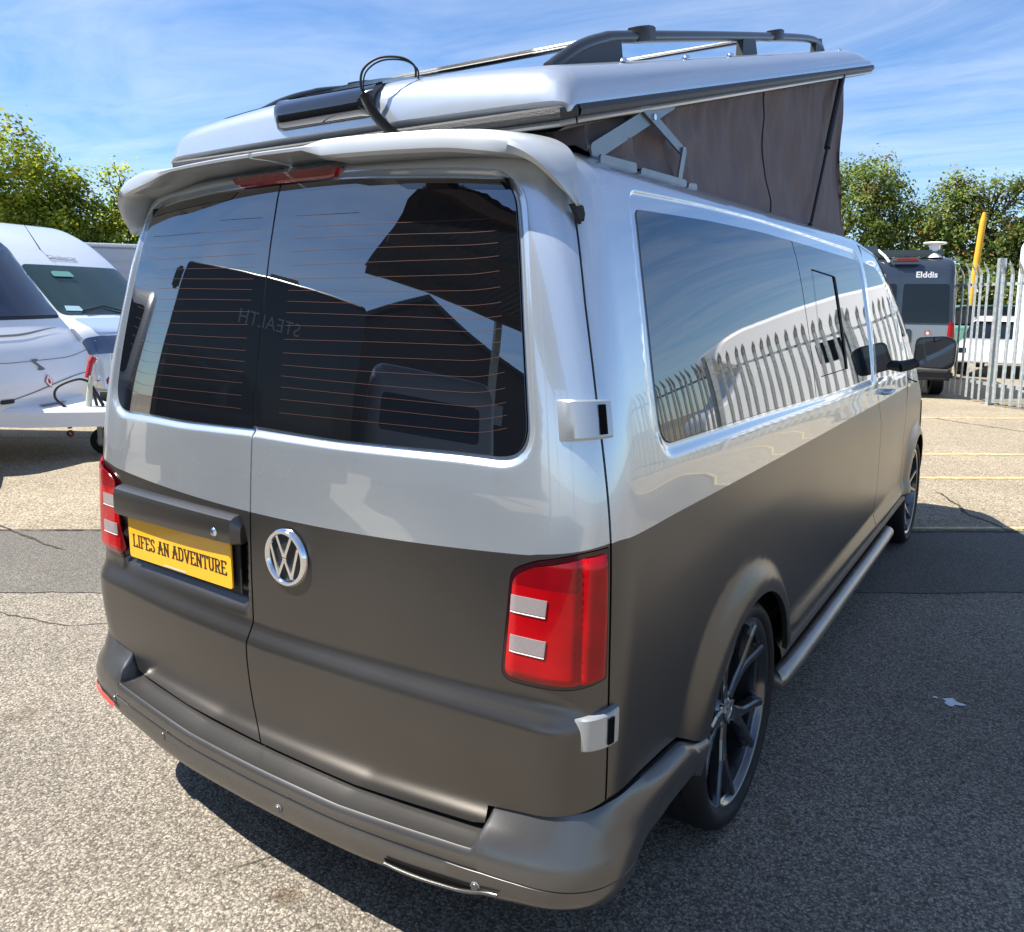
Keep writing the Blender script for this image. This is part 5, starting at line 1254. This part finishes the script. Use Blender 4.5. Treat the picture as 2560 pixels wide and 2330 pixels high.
DM = decal_M(cs, .50, .60); mb = MB(); mb.prism(rpoly([(-.07, -.02), (.07, -.02), (.07, .02), (-.07, .02)], .02, 3), 0, .01, 0, DM); mb.build('locker_latch', black, cv)
DM = decal_M(cs, -.86, 1.14); mb = MB(); mb.prism(rpoly([(-.05, -.07), (.05, -.09), (.05, .07), (-.05, .09)], .02, 3), 0, .012, 0, DM); mb.build('marker_recess', mat('pale_grey', (.55, .57, .60), .4), cv)
DM = decal_M(cs, .22, 1.56, .014); mb = MB(); mb.box((0, 0, 0), (.035, .11, .002)); 
for v in mb.v: pass
mb.v = [tuple(DM @ Vector(v)) for v in mb.v]; mb.build('window_sticker', mat('sticker_white'), cv)
# drawbar fairing, jockey wheel, handbrake, gas strut, cable
mb = MB(); rows = []
for t, hw_, zt in ((-.20, .72, .56), (.15, .52, .52), (.45, .30, .50), (.85, .13, .49), (1.15, .10, .48)):
    rows.append([(-hw_, t, zt-.17), (-hw_, t, zt-.03), (-hw_+.03, t, zt), (hw_-.03, t, zt), (hw_, t, zt-.03), (hw_, t, zt-.17)])
mb.grid(np.array(rows), closed=True); mb.add(rows[-1], [tuple(range(6))]); mb.build('drawbar_fairing', white, cv, True, 30)
mb = MB(); mb.box((.10, .14, .532), (.34, .05, .006)); mb.build('fairing_slot', trimg, cv)
mb = MB(); mb.tube([(.06, .47, .50), (.06, .51, .72), (.06, .52, .80)], [.030, .026, .018], 10); mb.build('handbrake_gaiter', mat('pale_lever', (.45, .47, .40), .5), cv, True)
mb = MB(); mb.tube([(.06, .48, .78), (.02, .50, .93)], .026, 10); mb.tube([(.02, .50, .93), (.0, .52, .98)], .034, 10); mb.build('handbrake_grip', mat('red_grip', (.38, .02, .03), .45), cv, True)
mb = MB(); mb.tube([(.06, .50, .80), (.0, .52, .50)], .014, 8); mb.tube([(.06, .50, .74), (.02, .60, .50)], .016, 8); mb.build('handbrake_rod', black, cv, True)
mb = MB(); mb.tube([(-.10, .78, .50), (-.10, .76, .58), (-.06, .66, .70)], .012, 8); mb.build('stabiliser_rod', chrome, cv, True)
mb = MB(); mb.box((-.05, .64, .74), (.07, .05, .08), bev=.015); mb.build('stabiliser_grip', mat('dark_red_grip', (.22, .01, .03), .5), cv, True)
mb = MB(); mb.tube([(-.16, .62, .20), (-.16, .62, 1.00)], .026, 12); mb.build('jockey_tube', mat('bright_zinc', (.62, .64, .66), .3, .7), cv, True)
jw = MB(); jw.lathe([(.05, -.045), (.115, -.045), (.13, -.02), (.13, .02), (.115, .045), (.05, .045)], 26, M=Matrix.Translation((-.10, .50, .130))); j = jw.build('jockey_wheel', rubber, cv, True, 40)
mb = MB(); mb.lathe([(.0001, .03), (.06, .03), (.062, -.03), (.0001, -.03)], 14, M=Matrix.Translation((-.10, .50, .130))); mb.build('wheel_hub', trimg, j)
mb = MB(); mb.box((-.05, .50, .20), (.012, .05, .20)); mb.box((-.15, .50, .20), (.012, .05, .20)); mb.build('wheel_fork', galv, cv)
mb = MB(); mb.tube(bez([(.06, .50, .74), (.12, .42, .77), (.22, .28, .70), (.22, .26, .58), (.14, .40, .46), (0, .70, .40), (0, 1.2, .36)], 8), .012, 8); mb.build('breakaway_cable', black, cv, True)
mb = MB(); mb.tube([(.20, .36, .37), (.20, .36, .30)], .02, 8); mb.lathe([(.018, -.01), (.034, -.01), (.034, .01), (.018, .01)], 16, M=Matrix.Translation((.20, .36, .25))); mb.build('tow_eye', mat('rusty_eye', (.12, .05, .03), .8), cv)
for x in (-1.0, 1.0): wheel_simple(cv, x, -2.9, .32, .18, white)
mb = MB(); mb.box((.35, -2.4, 2.66), (.5, .5, .12), bev=.04); mb.build('roof_vent', trimg, cv, True)
# ================================================================ white and blue motorhome behind the caravan
mh = thing('motorhome', 'white panel van motorhome behind the caravan, with a large windscreen and aerial', 'motorhome', (-8.75, 5.25, 0), -R(72))
mp_ = mat('icy_white_paint', (.62, .67, .74), .2, .1, coat=1)
ms = Shell(rpoly([(-5.9, .4), (-5.9, 2.5), (-5.6, 2.62), (-2.4, 2.62), (-1.80, 2.36), (-1.35, 2.02), (-.62, 1.30), (-.18, 1.12), (.0, .85), (.02, .35)], [.05, .2, .2, .5, .4, .2, .12, .25, .15, .05], 6), 1.02, .17, lean=.04, z0=1.25, bow=.20); ms.build('body', mp_, mh, 31)
ms.patch('windscreen', -.86, .86, 1.33, 1.98, mat('green_windscreen', (.020, .045, .045), .03, spec=.8, ior=1.55), mh, rad=.10, off=.010, skew=.02)
ms.patch('bonnet', -.80, .80, 1.10, 1.28, mat('blue_white_paint', (.36, .46, .66), .15, .1, coat=1), mh, rad=.05, off=.008)
for u0, u1 in ((-.97, -.52), (.52, .97)): ms.patch('headlight', u0, u1, .84, 1.06, mat('headlight_glass', (.10, .14, .22), .06, .5, coat=1), mh, rad=.05, off=.012)
ms.patch('grille', -.45, .45, .45, .86, black, mh, rad=.05, off=.010)
mb = MB(); mb.tube([on_shell(ms, -.30, 1.30, .02)[0], on_shell(ms, .18, 1.42, .03)[0], on_shell(ms, .55, 1.36, .03)[0]], .010, 6); mb.build('wiper', black, mh)
mb = MB(); mb.tube([on_shell(ms, .30, 2.20, .0)[0], on_shell(ms, .38, 2.20, .0)[0]+Vector((.06, -.10, .34))], [.008, .003], 6); mb.build('aerial', black, mh)
text_mesh('motorhome_lettering', 'Globecar', .13, decal_M(ms, .10, 2.09, .012), gv, mh)
mb = MB(); mb.v = []; DM = decal_M(ms, .38, 1.85, .02); mb.prism(rpoly([(-.16, -.05), (.16, -.05), (.14, .05), (-.14, .05)], .03, 3), 0, .01, 0, DM); mb.build('rear_view_mirror', mat('mirror_green', (.25, .55, .45), .1, .5), mh)
DM = decal_M(ms, .62, 1.40, .016); mb = MB(); mb.prism([(-.14, -.04), (.10, -.05), (.08, .04), (-.12, .05)], 0, .002, 0, DM); mb.build('dash_paper', mat('paper_blue', (.40, .60, .66), .6), mh)
for x in (-.9, .9):
    for y in (-.95, -4.7): wheel_simple(mh, x, y)
for sg in (-1, 1): mb = MB(); mb.box((sg*1.16, -1.05, 1.5), (.20, .14, .36), bev=.05); mb.build('door_mirror', black, mh, True)
wb = thing('white_box_trailer', 'long plain white trailer body standing behind the motorhome and below the trees', 'trailer', (-13.2, 7.4, 0), R(60.5))
mb = MB(); mb.box((0, 0, 1.56), (9.0, 2.2, 1.78), bev=.05); mb.build('box_body', mat('dull_white', (.55, .57, .60), .4, var=.03, vscale=1), wb, True)
mb = MB(); mb.box((0, 0, 2.465), (9.06, 2.26, .06), bev=.02); mb.build('roof_edge', white, wb)
for z in (2.20, 2.02):
    mb = MB(); mb.box((0, -1.106, z), (8.9, .012, .02)); mb.build('side_moulding', mat('pale_grey'), wb)
mb = MB(); mb.box((0, 0, .60), (8.4, 1.6, .14)); mb.build('chassis', black, wb)
for x in (-2.6, 2.6):
    for y in (-.95, .95):
        t_ = MB(); t_.lathe([(.20, -.1), (.33, -.1), (.34, 0), (.33, .1), (.20, .1)], 24, M=Matrix.Translation((x, y, .34)) @ Matrix.Rotation(R(90), 4, 'Z')); t_.build('wheel', rubber, wb, True)
mb = MB(); rows = []
for t, r in ((0, .0), (.04, .07), (.16, .10), (.5, .11), (.9, .11), (1, .0)): rows.append([(-6.35+.85*t+0*c, 1.98-.42*t+r*math.cos(c), .10+r*math.sin(c)) for c in np.linspace(0, 2*math.pi, 13)[:-1]])
mb.grid(np.array(rows), closed=True); tag(mb.build('dark_rounded_object', mat('dark_blue_surface', (.015, .018, .030), .4), None, True), 'dark rounded object lying on the concrete at the left edge', 'bumper')  # unidentified dark rounded shape, its material assumed
# ================================================================ what the rear windows mirror
dk = mat('black_camper_paint', (.010, .011, .013), .30, coat=.5)
dv_ = thing('black_camper', 'black square camper standing behind the photographer, mirrored in the rear windows', 'camper van', (-4.55, -3.25, 0), -R(54))
ds = Shell(rpoly([(-5.2, .4), (-5.2, 2.85), (-.05, 2.95), (0, 2.9), (0.02, .4)], [.05, .1, .05, .03, .05], 3), 1.42, .05); ds.build('body', dk, dv_)
text_mesh('camper_lettering', 'STEALTH', .22, Matrix.Translation((.05, .035, 2.42)) @ Matrix.Rotation(math.pi, 4, 'Z') @ RX, mat('grey_letter', (.30, .34, .36), .5), dv_, spacing=1.05)
ds.patch('rear_door', -.80, .80, .6, 2.25, dk, dv_, rad=.06)
mb = MB(); mb.box((-1.52, -.15, 2.72), (.12, .10, .30), bev=.03); mb.build('door_mirror', dk, dv_, True)
mb = MB(); mb.box((.15, -.4, 3.0), (.5, .3, .10), bev=.03); mb.build('roof_light', trimg, dv_, True)
for x in (-1.2, 1.2): wheel_simple(dv_, x, -3.8); wheel_simple(dv_, x, -1.0)
sv = thing('silver_camper', 'silver grey camper beyond the black one, mirrored at the left of the rear windows', 'camper van', (-6.9, -1.30, 0), -R(66))
svm = mat('silver_grey_paint', (.34, .35, .36), .3, .4, coat=1)
ss_ = Shell(rpoly([(-5.4, .4), (-5.4, 2.8), (-2.2, 2.98), (-1.3, 2.85), (-.5, 1.9), (0, 1.3), (.05, .4)], [.05, .2, .3, .4, .2, .2, .05], 4), 1.02, .15, lean=.03, z0=1.2); ss_.build('body', svm, sv); ss_.patch('windscreen', -.8, .8, 1.55, 2.60, tint, sv, rad=.1)
for x in (-.86, .86): wheel_simple(sv, x, -4.4); wheel_simple(sv, x, -.95)
cc = thing('small_caravan', 'small grey caravan beside the black camper, mirrored low in the right rear window', 'caravan', (-3.60, -6.15, 0), -R(36))
c2s = Shell(rpoly([(-4.4, .4), (-4.4, 2.4), (-4.1, 2.6), (-.6, 2.62), (-.15, 2.3), (.0, 1.2), (.0, .4)], [.05, .2, .2, .3, .3, .2, .05], 4), 1.10, .22, lean=.02); c2s.build('body', mat('grey_caravan', (.30, .31, .32), .35, coat=.4), cc); c2s.patch('front_window', -.75, .75, 1.3, 2.0, tint, cc, rad=.1)
for x in (-.9, .9): wheel_simple(cc, x, -2.3)
cor = mat('corrugated_cladding', (.055, .055, .058), .5, .3, var=.15, vscale=2); brick_d = mat('dark_wall', (.045, .042, .040), .8, var=.2, vscale=3)
cn = thing('open_canopy', 'corrugated canopy roof on steel beams, mirrored at the top right of the rear windows', 'canopy', (-2.9, -4.0, 0), R(-47.2))
mb = MB(); rows = []
for i, x in enumerate(np.arange(0, 11.0, .08)): rows.append([(x, y, 5.0+.02*(i % 2)-y*.02) for y in (0, -6.3)])
mb.grid(np.array(rows)); mb.build('corrugated_sheet', cor, cn); M_ = MB()
for y in (-.12, -2.8, -5.6): M_.box((5.5, y, 4.85), (11, .12, .22))
M_.build('roof_beam', mat('rust_beam', (.10, .06, .04), .7), cn)
for x in (3.6, 10.8):
    for y in (-.2, -6.0): mb = MB(); mb.box((x, y, 2.45), (.16, .16, 4.9)); mb.build('canopy_post', galv, cn)
bd_ = thing('gabled_shed', 'dark gabled shed with small windows far behind the photographer', 'building', (-8.4, -12.6, 0), R(-36))
mb = MB(); mb.prism([(-5, 0), (5, 0), (5, 3.4), (0, 5.7), (-5, 3.4)], 0, 12, 0, Matrix(((1, 0, 0, 0), (0, 0, -1, 0), (0, 1, 0, 0), (0, 0, 0, 1)))); mb.build('walls', brick_d, bd_)
mb = MB()
for a, b in (((-5.3, 3.28), (0, 5.74)), ((5.3, 3.28), (0, 5.74))): mb.add([(a[0], .3, a[1]), (b[0], .3, b[1]), (b[0], -12.2, b[1]), (a[0], -12.2, a[1]), (a[0], .3, a[1]+.12), (b[0], .3, b[1]+.12), (b[0], -12.2, b[1]+.12), (a[0], -12.2, a[1]+.12)], [(0, 1, 2, 3), (4, 5, 6, 7), (0, 1, 5, 4), (3, 2, 6, 7), (0, 3, 7, 4)])
mb.build('roof', cor, bd_)
for x, z in ((-2.6, 2.6), (-1.2, 3.2), (1.2, 3.2), (2.6, 2.6)): mb = MB(); mb.box((x, .02, z), (.28, .05, .75)); mb.build('window', mat('pale_window', (.35, .36, .38), .3), bd_)
# ================================================================ trees
def leaf_mat(name, c, tr):
    m = bpy.data.materials.new(name); m.use_nodes = True; t = m.node_tree; t.nodes.clear(); L = t.links.new
    o = N(t, 'ShaderNodeOutputMaterial'); a = N(t, 'ShaderNodeMixShader'); a.inputs[0].default_value = .38
    d = N(t, 'ShaderNodeBsdfPrincipled'); d.inputs['Roughness'].default_value = .5; d.inputs['Specular IOR Level'].default_value = .25; s_ = N(t, 'ShaderNodeBsdfTranslucent')
    tcn = N(t, 'ShaderNodeTexCoord'); n = N(t, 'ShaderNodeTexNoise'); n.inputs['Scale'].default_value = .9; n.inputs['Detail'].default_value = 3; L(tcn.outputs['Object'], n.inputs[0])
    r_ = N(t, 'ShaderNodeMapRange'); r_.inputs[1].default_value = .32; r_.inputs[2].default_value = .68; r_.inputs[3].default_value = .55; r_.inputs[4].default_value = 1.5; L(n.outputs['Fac'], r_.inputs[0])
    for nd, k, nm in ((d, c, 'Base Color'), (s_, tr, 'Color')):
        x = N(t, 'ShaderNodeMix', data_type='RGBA', blend_type='MULTIPLY'); x.inputs[0].default_value = 1; x.inputs[6].default_value = (*k, 1); L(r_.outputs[0], x.inputs[7]); L(x.outputs[2], nd.inputs[nm])
    L(d.outputs[0], a.inputs[1]); L(s_.outputs[0], a.inputs[2]); L(a.outputs[0], o.inputs[0]); return m
LG = [leaf_mat('leaf_lime', (.24, .30, .030), (.50, .55, .03)), leaf_mat('leaf_mid', (.10, .16, .03), (.20, .30, .03)), leaf_mat('leaf_yellow', (.34, .34, .04), (.55, .52, .04))]
LD = [leaf_mat('leaf_deep', (.05, .09, .022), (.13, .20, .03)), leaf_mat('leaf_olive', (.15, .19, .045), (.30, .37, .05)), leaf_mat('leaf_rust', (.20, .12, .03), (.30, .18, .04))]
bark = mat('bark', (.07, .055, .04), .9, var=.3, vscale=6)
def tree(label, loc, blobs, n, size, mats, mix, trunk_h, seed, group='trees along the yard boundary', name='broadleaf_tree', cat='tree', twigs=True):
    rg = np.random.default_rng(seed); root = thing(name, label, cat, loc, 0, group)
    B = np.array(blobs, float); vol = (B[:, 3]*B[:, 4]*B[:, 5])**.75; pr = vol/vol.sum()
    # clumps: leaves gather round sub-centres on and inside each blob
    nc = max(20, n//34); k = rg.choice(len(B), nc, p=pr); v = rg.normal(size=(nc, 3)); v /= np.linalg.norm(v, axis=1, keepdims=True); rad = rg.uniform(.35, 1.04, (nc, 1))**.45
    cc_ = B[k, :3]+v*B[k, 3:]*rad
    j = rg.integers(0, nc, n); P = cc_[j]+rg.normal(size=(n, 3))*np.array([.24, .24, .18])*rg.uniform(.5, 1.5, (n, 1))*max(.7, size/.16)
    P = P[P[:, 2] > .05]; n = len(P); j = j[:n]
    v0 = (P-cc_.mean(0)); v0 /= np.linalg.norm(v0, axis=1, keepdims=True)+1e-9; nn_ = v0*.7+np.array([0, 0, .55])+rg.normal(size=(n, 3))*.55; d = np.cross(nn_, rg.normal(size=(n, 3))); d /= np.linalg.norm(d, axis=1, keepdims=True); up = rg.normal(size=(n, 3))+np.array([0, 0, .8]); e = d; f_ = np.cross(nn_/np.linalg.norm(nn_, axis=1, keepdims=True), e)
    s_ = size*rg.uniform(.6, 1.3, (n, 1))
    A = P-e*s_*.5; Bp = P+d*0+f_*s_*.32; Cc = P+e*s_*.5; D = P-f_*s_*.32
    V = np.stack([A, Bp, Cc, D], 1).reshape(-1, 3); F = np.arange(n*4).reshape(-1, 4)
    cm = rg.choice(3, nc, p=mix); fm = np.where(rg.random(n) < .75, cm[j], rg.choice(3, n, p=mix))
    mesh('crown', V, F, mats, root, False, fm)
    mb = MB(); top = B[:, :3].mean(0)
    base = Vector((top[0]*.4, top[1]*.4, 0)); mid = Vector((top[0]*.8, top[1]*.8, trunk_h)); mb.tube([base, base.lerp(mid, .5)+Vector((.05, 0, 0)), mid], [.22, .18, .15], 9); mb.build('trunk', bark, root, True)
    mb = MB()
    for b in B:
        c = Vector(b[:3]); m_ = mid.lerp(c, .5)+Vector(rg.normal(size=3)*.2); mb.tube([mid, m_, c], [.10, .06, .03], 6)
        for _ in range(7):
            v = rg.normal(size=3); v[2] = abs(v[2])*.8; v /= np.linalg.norm(v); q = c+Vector(v*b[3:]*.95); mb.tube([m_.lerp(c, rg.uniform(.2, 1)), c.lerp(q, .5)+Vector(rg.normal(size=3)*.12), q], [.03, .018, .008], 5)
    mb.build('limbs', bark, root, True); return root
def w(az, D): return C0[0]+D*math.sin(R(az)), C0[1]+D*math.cos(R(az))
C0 = (1.619, -1.231)
def tw(x, y): return (x, y, 0)
tree('tall bright green sycamore at the left edge, above the caravan roof', tw(-28.0, 11.6), [(0, 0, 5.5, 2.0, 2.0, 2.2), (.1, 1.3, 4.3, 1.8, 1.7, 2.1), (-.4, -1.6, 5.7, 1.9, 1.9, 1.9), (.5, .4, 3.0, 2.2, 2.6, 1.8)], 26000, .15, LG, [.45, .35, .20], 2.6, 11)
tree('broad bright green tree sloping down behind the motorhome roof', tw(-27.0, 14.0), [(0, 0, 3.9, 1.3, 1.2, 1.6), (.1, -.5, 5.2, .7, .65, .75), (0, -1.2, 3.2, 1.6, 1.5, 1.5)], 15000, .15, LG, [.40, .42, .18], 2.2, 12)
tree('smaller lime green tree touching the left tip of the rear spoiler', tw(-25.8, 15.6), [(0, 0, 4.2, 1.1, 1.1, 1.4), (-.3, -.8, 5.4, .45, .45, .75), (.2, .9, 3.5, 1.6, 1.5, 1.7), (.1, -.2, 3.0, 1.5, 1.5, 1.2)], 16000, .15, LG, [.42, .30, .28], 2.2, 13)
tree('feathery mid green tree right of the grey roof canvas', tw(-4.9, 30.2), [(0, 0, 4.7, 1.7, 1.6, 1.9), (.9, 0, 5.9, .9, .9, .9), (-1.2, 0, 5.6, 1.0, 1.0, 1.2), (1.5, 0, 4.4, .9, .9, 1.2)], 18000, .13, LD, [.28, .68, .04], 2.2, 14)
tree('taller tree with rust tinged top behind the yellow pole', tw(-1.6, 30.6), [(0, 0, 4.5, 1.2, 1.2, 1.2), (.0, 0, 5.5, .55, .55, .75), (1.3, 0, 5.2, .8, .7, .6), (2.0, 0, 5.5, .45, .45, .30), (-1.0, 0, 4.0, 1.0, 1.0, 1.0), (1.0, 0, 3.8, 1.6, 1.2, 1.0)], 14000, .13, LD, [.34, .55, .11], 2.4, 15)
tree('rounded dark green tree at the right edge above the fence', tw(.9, 31.0), [(0, 0, 3.4, 1.3, 1.2, 1.3), (1.4, 0, 3.7, 1.2, 1.0, 1.5), (-.9, 0, 3.2, .9, .9, 1.0)], 12000, .13, LD, [.55, .42, .03], 1.8, 16)
def bush(label, loc, ext, n, seed, mix=(.55, .40, .05), mats=None):
    return tree(label, loc, [(-ext*.6, 0, 1.1, ext*.6, .9, 1.1), (ext*.6, 0, 1.2, ext*.6, .9, 1.2), (0, 0, 2.0, ext*.8, .9, .9)], n, .20, mats or LD, mix, .8, seed, 'bushes behind the fence', 'bush', 'bush')
bush('dense dark bush between the camper roof and the feathery tree', tw(-4.6, 28.5), 2.4, 5200, 21)
bush('dense bush filling the gap below the rust tinged tree', tw(-1.2, 28.8), 2.2, 5200, 22)
bush('dark bush behind the fence at the right edge', tw(2.2, 29.0), 2.2, 5000, 23)
